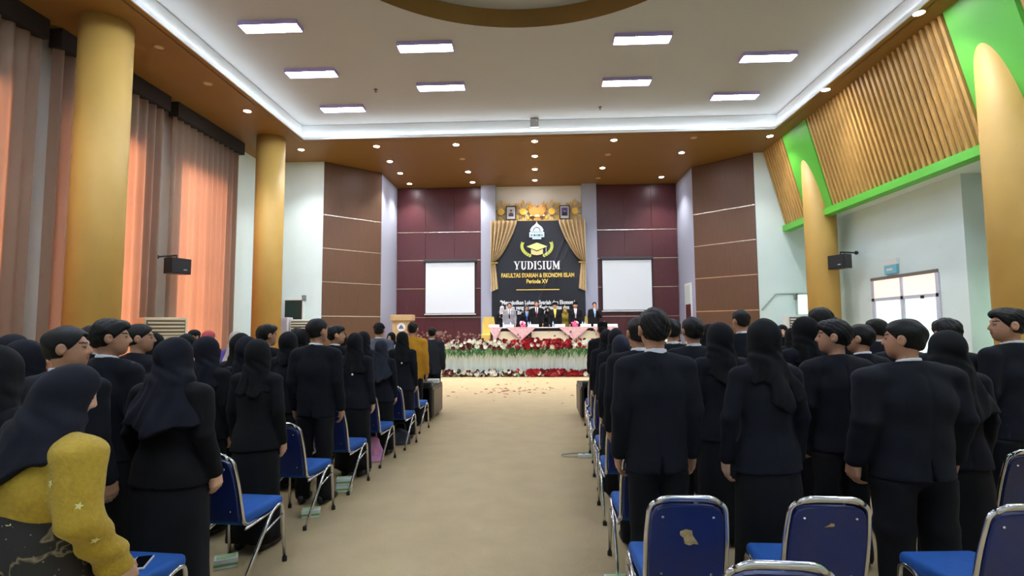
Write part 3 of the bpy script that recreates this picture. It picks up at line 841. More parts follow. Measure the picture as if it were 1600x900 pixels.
# small ceiling and wall fittings
o = empty('ceiling_sensor', (0.0, YF+.05, 7.62)); tag(o, 'small white sensor box on the ceiling edge above the stage front', 'sensor')
MB().box(-.13,.13,-.10,-.02,.10,.36,.01).build('box', mat('sensor_grey', rgb(186,188,190), .5), o); MB().ball((.07,-.10,.29), .02).build('indicator', WHITEP, o)
o = empty('air_vent', (5.62, 9.62, ZC)); tag(o, 'grey slatted air vent in white ceiling at top right', 'vent')
MB().box(-.62,.62,-.2,.2,-.015,0).build('vent_frame', mat('vent_grey', rgb(150,152,154), .5), o)
for k in range(6): MB().box(-.56,.56,-.16+k*.058,-.13+k*.058,-.03,-.015).build('vent_slat', mat('vent_dark', rgb(110,112,114), .5), o)
for x, y, t in ((-4.2, 13.5, 'left'), (1.9, 15.0, 'right')):
    o = empty('sprinkler', (x, y, ZC)); tag(o, 'tiny dark sprinkler head on the white ceiling, %s one' % t, 'sprinkler'); MB().lathe([(.05,0),(.05,-.015),(.015,-.03),(.015,-.07),(.04,-.075)], 12).build('head', mat('sprinkler_metal', rgb(110,106,100), .4, .6), o)

def speaker(loc, rz, label, bl=.575):
    o = empty('loudspeaker', loc, rz); tag(o, label, 'loudspeaker')
    MB().prism([(-.27,-.16),(.27,-.16),(.22,.14),(-.22,.14)], -.19, .19).build('cabinet', BLACKP, o)
    MB().box(-.25,.25,-.175,-.161,-.17,.17,.005).build('grille', mat('speaker_grille', rgb(26,26,30), .8), o)
    MB().box(.06,.15,-.18,-.175,-.10,-.075).build('badge', ALU, o)
    b = MB(); b.tube([(0,.0,.19),(0,.0,.27),(0,bl,.27)], .022); b.ball((0,bl-.02,.27), .055); b.build('bracket', BLACKP, o)
    return o
speaker((XL+.72, 12.60, 3.22), math.radians(72), 'black loudspeaker on bracket between curtains on left wall', .715)
speaker((8.42, 14.98, 3.42), math.radians(-72), 'black loudspeaker on bracket beside far right pillar')
o = empty('emergency_light', (9.0, 13.75, 3.02)); tag(o, 'small pale blue exit box on white wall above the double door', 'exit light')
MB().box(-.08,0,-.24,.24,.16,.32,.01).build('housing', WHITEP, o); MB().box(-.07,-.01,-.23,.23,-.06,.16,.006).build('sign_plate', mat('exit_blue', rgb(110,186,206), .3), o); MB().box(-.075,-.07,-.1,.14,.02,.08).build('figure_mark', WHITEP, o)

def ac_unit(x, y, z, rz, label, col, wd=1.0):
    o = empty('cabinet_air_conditioner', (x, y, 0), rz); tag(o, label, 'air conditioner')
    m = mat('ac_'+label[:5], col, .5)
    MB().box(-.45*wd,.45*wd,-.2,.2,0,z,.02).build('body', m, o)
    MB().box(-.40*wd,.40*wd,-.215,-.2,z-.42,z-.06).build('grille_frame', mat('ac_dark', rgb(92,84,66), .6), o)
    for k in range(4): MB().box(-.38*wd,.38*wd,-.235,-.21,z-.40+k*.085,z-.36+k*.085).build('louvre', m, o)
ac_unit(-8.75, 12.1, 1.95, math.radians(55), 'beige floor-standing air conditioner by left curtain, top showing over heads', rgb(206,194,160))
ac_unit(-7.75, 17.4, 1.98, 0, 'ivory floor-standing air conditioner in front of far left white wall', rgb(222,222,208), .8)
ac_unit(8.35, 17.3, 2.0, 0, 'white floor-standing air conditioner left of far right pillar', rgb(218,220,216), 1.0)
o = empty('equipment_rack', (-8.35, 17.3, 0)); tag(o, 'pale grey cabinet beside the ivory air conditioner', 'cabinet'); MB().box(-.2,.2,-.2,.2,0,2.05,.02).build('body', mat('rack_grey', rgb(190,190,204), .5), o); MB().box(-.17,.17,-.21,-.2,.1,1.95).build('door', mat('rack_grey2', rgb(176,176,190), .5), o)
for x, y, rz, t in ((-7.95, 17.88, 0, 'far left white wall'), (8.55, 17.88, 0, 'far right white wall')):
    o = empty('switch_box', (x, y, 2.72 if x < 0 else 2.62)); tag(o, 'small grey electrical box on the %s' % t, 'switch box'); MB().box(-.07,.07,-.05,0,-.1,.1,.008).build('box', mat('switch_grey', rgb(120,126,128), .5), o); MB().box(-.03,.03,-.06,-.05,-.05,.05).build('cover', mat('switch_grey2', rgb(140,146,148), .5), o)
tag(MB().tube([(7.42,17.86,2.2),(7.9,17.86,2.72),(8.5,17.86,2.72),(9.2,17.86,2.68)], .016, 6).build('conduit_pipe', mat('conduit', rgb(136,150,150), .5)), 'thin grey conduit climbing the far right white wall', 'pipe')
# ------------------------------------------------------------------ stage
def text_mesh(name, txt, size, m, parent, loc, width=None, bold=0.0, depth=.004, align='CENTER', spacing=1.0):
    cu = bpy.data.curves.new(name, 'FONT'); cu.body = txt; cu.size = size; cu.align_x = align; cu.align_y = 'CENTER'; cu.extrude = depth; cu.offset = bold; cu.space_character = spacing; cu.resolution_u = 3
    tmp = bpy.data.objects.new('tmp', cu); COL.objects.link(tmp); bpy.context.view_layer.update()
    me = bpy.data.meshes.new_from_object(tmp.evaluated_get(bpy.context.evaluated_depsgraph_get()))
    bpy.data.objects.remove(tmp); bpy.data.curves.remove(cu)
    xs = [v.co.x for v in me.vertices]; w_ = max(xs)-min(xs); sx = (width/w_) if width else 1.0
    c = (max(xs)+min(xs))/2
    for v in me.vertices: v.co = Vector(((v.co.x-c)*sx, -v.co.z, v.co.y))
    me.name = name; me.materials.clear()
    return link(name, me, m, parent, loc=loc)
GOLD = mat('gold_print', rgb(226,196,96), .5); WPRINT = mat('white_print', rgb(236,240,244), .6)
BAN = mat('banner_vinyl', rgb(24,24,34), .34, var=.2, vscale=1.2, bump=.35, bscale=2.2)
BX0, BX1, BZ0, BZ1 = -1.78, 1.97, 1.0, 5.98
BY = YB-.36; BC = (BX0+BX1)/2+.02
bn = empty('banner', (0, BY, 0)); tag(bn, 'tall black vinyl graduation banner with gold drapes hanging behind the table', 'banner')
def bfn(u, v):
    x = BX0+(BX1-BX0)*u; z = BZ0+(BZ1-BZ0)*v
    # diagonal tension creases running down from the upper right corner
    s1 = (x-1.2) - (z-5.4)*.42
    y = .012*math.sin(3*x+1.5*z) + .02*math.exp(-((s1-.05)/.05)**2)*(z > 2.6) + .015*math.exp(-((s1-.35)/.04)**2)*(z > 3.4) + .01*math.sin(9*x)*max(0, v-.85)
    return (x, -y, z)
cl = MB().grid(bfn, 90, 70).build('banner_cloth', BAN, bn, smooth=True)
yo = -.045
# campus crest: dome over a label plate
CRW = mat('crest_pale_blue', rgb(196,222,240), .5); CRD = mat('crest_dark', rgb(40,60,84), .5)
dome = [(-.30,0),(.30,0),(.30,.20),(.24,.22),(.27,.30),(.20,.42),(.10,.50),(.03,.56),(0,.66),(-.03,.56),(-.10,.50),(-.20,.42),(-.27,.30),(-.24,.22),(-.30,.20)]
cr = MB().prism([(a+BC-.06, b+5.30) for a, b in dome], yo-.01, yo, 'y').build('crest', CRW, bn)
dm = MB()
for k, (a, b, c_, d_) in enumerate(((-.24,.12,-.2,.04),(-.17,.12,-.15,.04),(-.12,.12,-.05,.04),(-.01,.12,.03,.04),(.06,.12,.13,.04),(.16,.12,.19,.04),(.22,.12,.25,.04),(-.22,.225,.22,.21))):
    dm.box(a+BC-.06, c_+BC-.06, yo-.016, yo-.01, 5.30+d_, 5.30+b)
arch = [(math.cos(t)*.15, .25+math.sin(t)*.17) for t in [math.pi*k/12 for k in range(13)]] + [(math.cos(t)*.12, .25+math.sin(t)*.14) for t in [math.pi*(12-k)/12 for k in range(13)]]
for k in range(12):
    p = [arch[k], arch[k+1], arch[24-k], arch[25-k]]
    dm.prism([(a+BC-.06, b+5.30) for a, b in p], yo-.016, yo-.01, 'y')
dm.build('crest_lines', CRD, cr)
MB().box(BC-.24, BC+.12, yo-.01, yo, 5.22, 5.29).build('crest_plate', CRW, bn)
# mortarboard and laurels
LG = mat('cap_pale_green', rgb(206,218,140), .5); LD = mat('cap_tan', rgb(214,200,140), .5); OL = mat('laurel_green', rgb(186,196,84), .5); LK = mat('laurel_dark', rgb(60,74,40), .5)
cx_, cz_ = BC-.06, 4.90
cp_ = MB().prism([(cx_-.42,cz_+.02),(cx_,cz_-.14),(cx_+.42,cz_+.02),(cx_,cz_+.18)], yo-.02, yo, 'y').build('mortarboard_top', LG, bn)
MB().prism([(cx_-.24,cz_-.08),(cx_,cz_-.18),(cx_+.24,cz_-.08),(cx_+.24,cz_-.27),(cx_+.14,cz_-.31),(cx_,cz_-.33),(cx_-.14,cz_-.31),(cx_-.24,cz_-.27)][::-1], yo-.014, yo, 'y').build('mortarboard_band', LD, bn)
tz = MB(); tz.box(cx_+.36, cx_+.375, yo-.02, yo, cz_-.22, cz_+.02); tz.prism([(cx_+.34,cz_-.30),(cx_+.395,cz_-.30),(cx_+.37,cz_-.18)], yo-.02, yo, 'y'); tz.build('tassel', WPRINT, bn)
for sd in (-1, 1):
    lv = MB()
    for k in range(9):
        t = k/8; ang = math.radians(168+t*80) if sd < 0 else math.radians(12-t*80)
        px = cx_+math.cos(ang)*.60; pz = cz_+.02+math.sin(ang)*.42
        tg = ang + (math.pi/2 if sd < 0 else -math.pi/2)
        for side in (-1, 1):
            a = tg + math.pi + side*.5; L = .13; W = .035
            ux, uz = math.cos(a), math.sin(a)
            lv.prism([(px, pz), (px+ux*L*.5+uz*W, pz+uz*L*.5-ux*W), (px+ux*L, pz+uz*L), (px+ux*L*.5-uz*W, pz+uz*L*.5+ux*W)], yo-.01, yo, 'y')
    lv.build('laurel', OL, bn)
# heading in slab serif capitals
def serif_word(word, x, z, H, wtot, m, parent):
    st = .20; th = .07; se = .075
    W = {'Y': .86, 'U': .80, 'D': .82, 'I': .40, 'S': .62, 'M': 1.02}; gap = .08
    tot = sum(W[c] for c in word)+gap*(len(word)-1); sc = wtot/tot
    cur = x-wtot/2; mbw = MB()
    def R(a, b, c, d): mbw.box(cur+a*sc, cur+b*sc, yo-.012, yo-.002, z+c*H, z+d*H)
    def Pg(pts):
        area = sum(pts[i][0]*pts[(i+1) % len(pts)][1]-pts[(i+1) % len(pts)][0]*pts[i][1] for i in range(len(pts)))
        if area > 0: pts = pts[::-1]
        mbw.prism([(cur+a*sc, z+b*H) for a, b in pts], yo-.012, yo-.002, 'y')
    def arc(c, r0, r1, a0, a1, n=8, sy=1.0):
        for k in range(n):
            t0 = math.radians(a0+(a1-a0)*k/n); t1 = math.radians(a0+(a1-a0)*(k+1)/n)
            Pg([(c[0]+r0[0]*math.cos(t0), c[1]+r0[1]*math.sin(t0)), (c[0]+r1[0]*math.cos(t0), c[1]+r1[1]*math.sin(t0)), (c[0]+r1[0]*math.cos(t1), c[1]+r1[1]*math.sin(t1)), (c[0]+r0[0]*math.cos(t1), c[1]+r0[1]*math.sin(t1))])
    for c in word:
        w_ = W[c]
        if c == 'I': R(.1,.30,0,1); R(0,.4,0,se); R(0,.4,1-se,1)
        if c == 'Y': R(.33,.53,0,.5); R(.22,.64,0,se); Pg([(.04,1),(.27,1),(.53,.45),(.36,.40)]); Pg([(.72,1),(.80,1),(.53,.42),(.45,.46)]); R(0,.36,1-se,1); R(.62,.86,1-se,1)
        if c == 'U': R(.1,.30,.3,1); R(.62,.70,.3,1); R(0,.4,1-se,1); R(.54,.80,1-se,1); arc((.40,.3),(.11,.20),(.30,.32),180,360)
        if c == 'D': R(.1,.30,0,1); R(0,.4,0,se); R(0,.4,1-se,1); arc((.34,.5),(.26,.43),(.48,.5),-90,90,10)
        if c == 'S': arc((.31,.74),(.17,.17),(.30,.27),40,250); arc((.31,.27),(.17,.17),(.31,.28),-140,80); 
        if c == 'M': R(.1,.17,0,1); R(.72,.92,0,1); R(0,.27,0,se); R(.62,1.02,0,se); Pg([(.0,1),(.26,1),(.54,.22),(.46,.06)]); Pg([(.74,1),(.86,1),(.50,.05),(.46,.22)]); R(.72,1.02,1-se,1)
        cur += (w_+gap)*sc
    return mbw.build('heading_letters', m, parent)
serif_word('YUDISIUM', BC-.07, 3.99, .34, 1.86, WPRINT, bn)
text_mesh('gold_lettering', 'FAKULTAS SYARIAH & EKONOMI ISLAM', .24, GOLD, bn, (BC-.04, yo-.006, 3.75), 2.92, .006)
text_mesh('gold_lettering', 'Periode XV', .23, GOLD, bn, (BC-.06, yo-.006, 3.51), .86, .006)
MB().box(BC-.90, BC+.82, yo-.008, yo, 3.16, 3.195).build('gold_rule', GOLD, bn)
text_mesh('white_lettering', '"Mewujudkan Lulusan Syariah dan Ekonomi', .22, WPRINT, bn, (BC-.06, yo-.006, 2.66), 2.98, .006)
text_mesh('white_lettering', 'Islam yang Unggul, Berintegritas dan', .22, WPRINT, bn, (BC-.06, yo-.006, 2.46), 2.52, .006)
text_mesh('white_lettering', 'Berdaya Saing Global"', .22, WPRINT, bn, (BC-.06, yo-.006, 2.26), 1.60, .006)
# gathered drapes at both sides of the banner
DRP = mat('drape_gold', rgb(214,192,152), .34, .25, var=.12, vscale=20)
for sd in (-1, 1):
    xe = BX0 if sd < 0 else BX1
    def dfn(u, v, sd=sd, xe=xe):
        # v 0 at top, 1 at the tie; u across from the outer edge inwards
        wt = 1.05*(1-v)**.75*(1-.0) + .22*v**.5
        x = u*wt
        z = 5.98 - v*1.72 + (u*.10*v) 
        y = -.12 - .10*math.sin(u*2*math.pi*6.5+.5*v) - .03*math.sin(math.pi*u)
        return (xe + (-sd)*x + sd*.03, y, z)
    MB().grid(dfn, 64, 20).build('drape', DRP, bn, smooth=True)
    def tfn(u, v, sd=sd, xe=xe):
        wt = .20+.10*v
        return (xe + (-sd)*u*wt + sd*.03, -.09-.05*math.sin(u*2*math.pi*3), 4.27-v*(1.05+.12*(1-u)))
    MB().grid(tfn, 28, 6).build('drape_tail', DRP, bn, smooth=True)
    MB().box(min(xe+sd*.05, xe-sd*.25), max(xe+sd*.05, xe-sd*.25), -.13, -.05, 4.24, 4.30, .01).build('tieback', GOLD, bn)

# gilded floral lattice above the banner, portraits and the eagle emblem
GLD = mat('gilded_yellow', rgb(230,184,70), .35, .25); GLD2 = mat('gilded_petal', rgb(214,168,74), .4, .2); EAG = mat('emblem_gold', rgb(186,132,60), .35, .4)
la = empty('gilded_lattice', (0, YB-.06, 0)); tag(la, 'gilded flower lattice frieze above the banner', 'wall ornament')
lc = [(-1.40,6.42),(-.50,6.42),(.68,6.42),(1.62,6.42)]
def petal_mesh():
    m_ = MB(); pts = [(0,0),(.05,.08),(.075,.16),(.05,.24),(0,.30),(-.05,.24),(-.075,.16),(-.05,.08)]
    m_.prism(pts[::-1], -.03, 0, 'y'); me = bpy.data.meshes.new('petal'); me.from_pydata(m_.v, [], m_.f); return me
pm = petal_mesh(); pm.materials.append(GLD2)
for (x, z) in lc:
    MB().prism([(x+.14*math.cos(-2*math.pi*k/16), z+.14*math.sin(-2*math.pi*k/16)) for k in range(16)], -.06, 0, 'y').build('flower_boss', GLD, la)
    for k in range(8):
        a = k*math.pi/4
        link('petal', pm, None, la, loc=(x-math.sin(a)*.20, 0, z+math.cos(a)*.20), rot=(0, -a, 0))
        x_e, z_e = x+math.cos(a+.39)*.50, z+math.sin(a+.39)*.42
        MB().tube([(x+math.cos(a+.39)*.14, -.02, z+math.sin(a+.39)*.14), (x_e, -.02, z_e)], .016, 5).build('lattice_bar', GLD2, la)
MB().box(-1.62,1.90,-.03,0,6.0,6.05).build('lattice_rail', GLD2, la)
em = empty('eagle_emblem', (.08, YB-.10, 6.45)); tag(em, 'golden spread-winged eagle emblem centred above the banner', 'emblem')
MB().prism([(-.10,-.28),(.10,-.28),(.15,-.05),(.11,.14),(-.11,.14),(-.15,-.05)][::-1], -.05, .0, 'y').build('shield_body', EAG, em)
MB().ball((0,-.04,.20), (.055,.05,.075)).build('eagle_head', EAG, em, smooth=True)
for sd in (-1, 1):
    for k in range(6):
        tp = ((.30,.44),(.37,.27),(.40,.12),(.37,-.01),(.31,-.11),(.23,-.19))[k]; a0 = (sd*.07, .07-.045*k); tip = (sd*tp[0], tp[1]); w_ = .035
        mx_, mz_ = a0[0]*.35+tip[0]*.65+sd*.03, a0[1]*.5+tip[1]*.5-.03
        pts = [(a0[0], a0[1]-w_), (mx_, mz_-w_), tip, (mx_-sd*.05, mz_+w_*1.2), (a0[0], a0[1]+w_)]
        if sd > 0: pts = pts[::-1]
        MB().prism(pts, -.045-.006*k, -.006*k, 'y').build('wing_feather', EAG, em)
MB().prism([(-.12,-.30),(.12,-.30),(.20,-.48),(0,-.54),(-.20,-.48)], -.04, 0, 'y').build('tail', EAG, em)
MB().box(-.30,.30,-.06,-.02,-.24,-.17).build('ribbon', mat('ribbon_pale', rgb(232,214,180), .5), em)
for x, lab, bgc, cap_c in ((-.99, 'left framed portrait on the gilded frieze', rgb(196,190,200), rgb(84,74,84)), (1.20, 'right framed portrait on the gilded frieze', rgb(92,84,150), rgb(30,30,44))):
    fr = empty('framed_portrait', (x, YB-.13, 6.36)); tag(fr, lab, 'picture')
    f = MB(); f.box(-.21,.21,-.03,0,-.29,-.25); f.box(-.21,.21,-.03,0,.25,.29); f.box(-.21,-.17,-.03,0,-.25,.25); f.box(.17,.21,-.03,0,-.25,.25); f.build('frame', BLACKP, fr)
    MB().box(-.17,.17,-.012,0,-.25,.25).build('mount', WHITEP, fr)
    pic = MB().box(-.13,.13,-.016,-.012,-.14,.20).build('picture_ground', mat('portrait_ground_'+lab[:4], bgc, .6), fr)
    MB().prism([(-.10,-.14),(.10,-.14),(.09,-.03),(.04,.01),(-.04,.01),(-.09,-.03)][::-1], -.019, -.016, 'y').build('painted_bust', mat('portrait_suit_'+lab[:4], cap_c, .6), pic)
    MB().prism([(.035*math.cos(-t)*1.0, .06+.05*math.sin(-t)) for t in [2*math.pi*k/14 for k in range(14)]], -.02, -.016, 'y').build('painted_face', mat('portrait_face', rgb(196,150,126), .6), pic)
    MB().box(-.04,.04,-.022,-.016,.085,.135).build('painted_cap', mat('portrait_cap', rgb(34,28,34), .6), pic)

# projector screens
for x0, x1, z0, z1, t in ((-4.54,-2.47,2.22,4.36,'left'), (2.66,4.68,2.30,4.38,'right')):
    s_ = empty('projector_screen', ((x0+x1)/2, YB-.14, z1)); tag(s_, 'blank white pull-down projector screen on the maroon wall, %s of banner' % t, 'projector screen')
    hw = (x1-x0)/2
    MB().box(-hw-.06,hw+.06,-.06,.06,0,.11,.02).build('case', mat('screen_case', rgb(52,50,56), .4), s_)
    MB().box(-hw,hw,-.012,-.006,z0-z1,0).build('border', mat('screen_border', rgb(20,20,24), .6), s_)
    MB().box(-hw+.03,hw-.03,-.016,-.012,z0-z1+.05,-.02).build('screen_surface', mat('screen_white', rgb(216,226,232), .7), s_)
    MB().tube([(-hw-.02,-.01,z0-z1),(hw+.02,-.01,z0-z1)], .022, 8).build('weight_bar', mat('screen_bar', rgb(214,220,226), .4), s_)

# lectern
o = empty('lectern', (-5.0, 19.75, STZ)); tag(o, 'light wooden lectern with round white seal at left end of stage', 'lectern')
LW = mat('lectern_wood', rgb(188,158,112), .5, var=.12, vscale=6, stretch=(6,6,.6))
MB().prism([(-.26,0),(.26,0),(.36,1.0),(-.36,1.0)][::-1], -.22, .22, 'y').build('front_panel', LW, o)
MB().box(-.40,.40,-.28,.28,1.0,1.22,.012).build('top', LW, o)
MB().box(-.34,.34,-.27,.27,0,.07).build('plinth', LW, o)
sl_ = MB().prism([(.155*math.cos(-2*math.pi*k/24), .76+.155*math.sin(-2*math.pi*k/24)) for k in range(24)], -.235, -.22, 'y').build('seal', WHITEP, o)
MB().prism([(-.10,.70),(.10,.70),(.06,.78),(0,.86),(-.06,.78)][::-1], -.24, -.235, 'y').build('seal_mark', mat('seal_grey', rgb(90,100,120), .5), sl_)
MB().tube([(.12,0,1.2),(.13,0,1.42),(.12,.1,1.5)], .008, 6).build('microphone', BLACKP, o)

# head table
TW = mat('table_white', rgb(228,228,230), .6); TP = mat('table_cream_front', rgb(222,212,178), .6); TD = mat('table_dark_gap', rgb(34,26,24), .7)
LACE = mat('pink_lace', rgb(228,184,184), .7, var=.22, vscale=28)
TY = 19.75; TZ = STZ+.72
for i, (x0, x1) in enumerate(((-1.72,-.33),(-.30,1.30),(1.33,2.95))):
    o = empty('head_table', ((x0+x1)/2, TY, STZ)); tag(o, 'white-topped table with cream front, %s of three at the head of the stage' % ['left', 'middle', 'right'][i], 'table')
    hw = (x1-x0)/2
    MB().box(-hw,hw,-.36,.36,.69,.73,.008).build('tabletop', TW, o)
    MB().box(-hw+.05,hw-.05,-.30,-.26,.60,.69).build('apron', TD, o)  # dark strip stands for the shaded gap under the tabletop
    for sx in (-1, 1): MB().box(sx*(hw-.07)-.03, sx*(hw-.07)+.03, -.34, .32, 0, .69).build('leg', mat('table_leg_brown', rgb(48,32,28), .5), o)
    MB().box(-hw+.12,hw-.12,-.30,-.27,.06,.58,.01).build('front_panel', TP, o)
for i, (x, w_) in enumerate(((-1.50,.26),(-.55,.56),(1.36,.58),(2.42,.42))):
    def lf(u, v, w_=w_):
        # diamond cloth: flat on the table top, then hanging as a point in front
        s = (u-.5)*2*w_*(1-v) ; z = .735-.48*v
        return (s, -.375-.012*math.sin(u*19)*v, z)
    o = empty('lace_cloth', (x, TY, STZ)); tag(o, 'pink lace table runner hanging in a point, %s on the head table' % ['leftmost', 'second from left', 'third from left', 'rightmost'][i], 'table runner')
    MB().grid(lf, 20, 12).build('hanging_point', LACE, o, smooth=True)
    MB().box(-w_*.8,w_*.8,-.375,.2,.732,.738).build('top_cloth', LACE, o)
for i, x in enumerate((-1.55,-1.02,-.10,.86,1.80,2.28,2.76)):
    o = empty('name_plate', (x, TY-.22, TZ+.019)); tag(o, 'white folded name plate on the head table, number %s from the left' % ['one','two','three','four','five','six','seven'][i], 'name plate')
    MB().prism([(-.07,0),(.07,0),(0,.09)], -.19, .19, 'x').build('card', WHITEP, o); MB().box(-.195,.195,-.075,.075,0,.008).build('card_base', WHITEP, o)
PINK = mat('pink_flower', rgb(232,92,140), .6); PINK2 = mat('pale_pink_flower', rgb(244,196,206), .6)
for i, x in enumerate((-.48, 1.42)):
    o = empty('flower_bowl', (x, TY-.15, TZ+.019)); tag(o, 'pink table bouquet in %s of the two lace points' % ['left', 'right'][i], 'flowers')
    MB().lathe([(.07,0),(.11,.05),(.10,.08)], 14).build('bowl', PINK, o)
    rr = random.Random(i)
    for k in range(12):
        a = rr.uniform(0, 6.28); r_ = rr.uniform(.0, .11); MB().ball((r_*math.cos(a), r_*math.sin(a), .11+rr.uniform(0,.07)), .045, 6, 4).build('blossom', PINK if k % 3 else PINK2, o)
WAT = mat('bottle_plastic', rgb(188,204,222), .1, spec=.8); CAPB = mat('bottle_cap_blue', rgb(70,110,190), .4)
for i, x in enumerate((-1.22,-.95,-.30,-.22,.62,1.70,1.78,2.50)):
    o = empty('water_bottle', (x, TY-.05, TZ+.005)); tag(o, 'clear water bottle on the head table, %s from the left' % ['first','second','third','fourth','fifth','sixth','seventh','eighth'][i], 'bottle')
    MB().lathe([(.03,0),(.032,.02),(.03,.14),(.012,.18),(.012,.20)], 10).build('bottle_body', WAT, o, smooth=True); MB().lathe([(.014,.20),(.014,.225)], 10).build('cap', CAPB, o); MB().lathe([(.0325,.06),(.0325,.11)], 10, cap=False).build('wrapper', CAPB, o)
YC = mat('chair_cover_yellow', rgb(216,190,96), .55)
for i, x in enumerate((-1.88, 2.12)):
    o = empty('covered_chair', (x, 20.75, STZ)); tag(o, 'satin yellow covered chair at the %s end behind the head table' % ['left', 'right'][i], 'chair')
    MB().grid(lambda u, v: ((u-.5)*(.50-.14*max(0,v-.75)*4*.6), .22+.03*math.sin(u*9), v*1.15), 12, 12).build('back_cover', YC, o, smooth=True)
    MB().box(-.25,.25,-.25,.22,0,.48,.04).build('seat_cover', YC, o)

# white pleated skirt on the stage front
SKT = mat('stage_skirt_cloth', rgb(222,232,228), .7)
o = empty('stage_skirt', (0, 18.5, 0)); tag(o, 'white pleated cloth skirt hung along the stage front', 'stage skirt')
MB().grid(lambda u, v: (-5.6+11.2*u, -.03*math.sin(u*11.2*2*math.pi/.19+.8*math.sin(u*40))-.02*math.sin(u*97)*(1-v)-.03, .01+v*.96), 620, 6).build('pleated_cloth', SKT, o, smooth=True)
MB().box(-5.6,5.6,-.04,.04,.95,.985).build('top_hem', SKT, o)

# flower garlands
def bloom(petals, r, up=.5):
    m_ = MB()
    for ring, (k, rr_, tilt) in enumerate(((petals, r, .35), (petals-1, r*.68, .75), (3, r*.36, 1.1))):
        for i in range(k):
            a = 2*math.pi*i/k + ring*.5; c, s_ = math.cos(a), math.sin(a)
            L = rr_; W = rr_*.55; hz = L*math.sin(tilt); hr = L*math.cos(tilt)
            m_.add([(0,0,0),(c*hr*.6-s_*W, s_*hr*.6+c*W, hz*.7),(c*hr, s_*hr, hz),(c*hr*.6+s_*W, s_*hr*.6-c*W, hz*.7)], [(0,1,2,3)])
    me = bpy.data.meshes.new('bloom'); me.from_pydata([(x, -z, y) for x, y, z in m_.v], [], m_.f); me.update(); return me
RED = mat('red_rose', rgb(172,20,36), .55, var=.2, vscale=20); DRED = mat('dark_red_flower', rgb(98,24,32), .6, var=.2, vscale=20); WFL = mat('white_flower', rgb(238,238,228), .6); TWIG = mat('dusty_pink_twig', rgb(150,122,112), .7)
LEAFM = mat('garland_leaf', rgb(46,110,52), .5, var=.35, vscale=9); LEAFL = mat('garland_leaf_light', rgb(128,170,112), .5, var=.2, vscale=9)
def bm_(me, m): me.materials.append(m); return me
B_W = bm_(bloom(6,.085), WFL); B_R = bm_(bloom(7,.095), RED); B_D = bm_(bloom(6,.08), DRED); B_T = bm_(bloom(4,.05), TWIG)
def garland(label, zc, zs, nW, nR, nD, nT, seed, drop, xc):
    rr = random.Random(seed); o = empty('flower_garland', (0, 18.36, 0)); tag(o, label, 'flowers')
    def put(me, name, x, z, sc=1.0):
        b = link(name, me, None, o, loc=(x, rr.uniform(-.10,.06)-.14, z), rot=(rr.uniform(-.4,.7), rr.uniform(-.6,.6), rr.uniform(-.6,.6)), scale=sc*rr.uniform(.72,1.15))
    def wx(): return rr.uniform(-4.6, 3.6) if rr.random() < .85 else rr.uniform(-5.5, 5.5)
    for k in range(nW):
        x = wx()
        if abs(x-xc) < .9 and rr.random() < .65: x = wx()
        put(B_W, 'white_flower', x, zc+rr.uniform(-zs,zs)*.7)
    for k in range(nR): put(B_R, 'red_rose', xc+rr.gauss(0,.60), zc+rr.uniform(-zs,zs)*.75, 1.05)
    for k in range(nD): put(B_D, 'dark_red_flower', wx(), zc+rr.uniform(-zs,zs))
    for k in range(nT): put(B_T, 'twig_blossom', rr.uniform(-4.6,-1.9) if k % 6 else wx(), zc+zs+rr.uniform(-.02,.28))
    for m, cnt, name in ((LEAFM, 900, 'foliage'), (LEAFL, 420, 'foliage')):
        q = MB()
        for k in range(cnt):
            x = rr.uniform(-5.5,5.5); z = zc + rr.uniform(-zs*1.0, -zs*.1 if rr.random() < .8 else zs*.7) - rr.random()*.06; y = rr.uniform(-.12,.10)
            dn = rr.random() < .75
            L = rr.uniform(.16,.34)*(drop if dn else .6); a = rr.uniform(-.9,.9); w_ = rr.uniform(.010,.022)
            dx = math.sin(a)*L; dz = -math.cos(a)*L if dn else math.cos(a)*L*.8; dy = -rr.uniform(.02,.10)
            q.add([(x-w_,y,z),(x+w_,y,z),(x+dx*.6+w_*1.3,y+dy,z+dz*.5),(x+dx*.6-w_*1.3,y+dy,z+dz*.5),(x+dx,y+dy*.6,z+dz)], [(0,1,2,3),(3,2,4)])
        f_ = q.build(name, m, o); f_['kind'] = 'stuff'
garland('long garland of red and white flowers along the top edge of the stage', 1.12, .16, 250, 110, 240, 90, 3, 1.25, .35)
garland('low garland of red and white flowers on the floor along the stage skirt', .13, .10, 120, 120, 200, 0, 5, .45, .75)
rr = random.Random(9)
PET = mat('fallen_petal_red', rgb(150,52,52), .6)
pme = bpy.data.meshes.new('petal'); pme.from_pydata([(-.05,0,.004),(0,-.028,.014),(.055,0,.006),(.0,.03,.016)], [], [(0,1,2,3)]); pme.materials.append(PET)
for k in range(80):
    x = -.5+rr.gauss(0,.72); y = 14.3+rr.gauss(0,.85)
    p = link('fallen_petal', pme, None, None, loc=(x, y, .002), rot=(0, 0, rr.uniform(0,6.28)), scale=rr.uniform(.6,1.3)); tag(p, 'dark red flower petal fallen on the tan floor before the stage', 'petal', 'petals scattered on the floor before the stage')
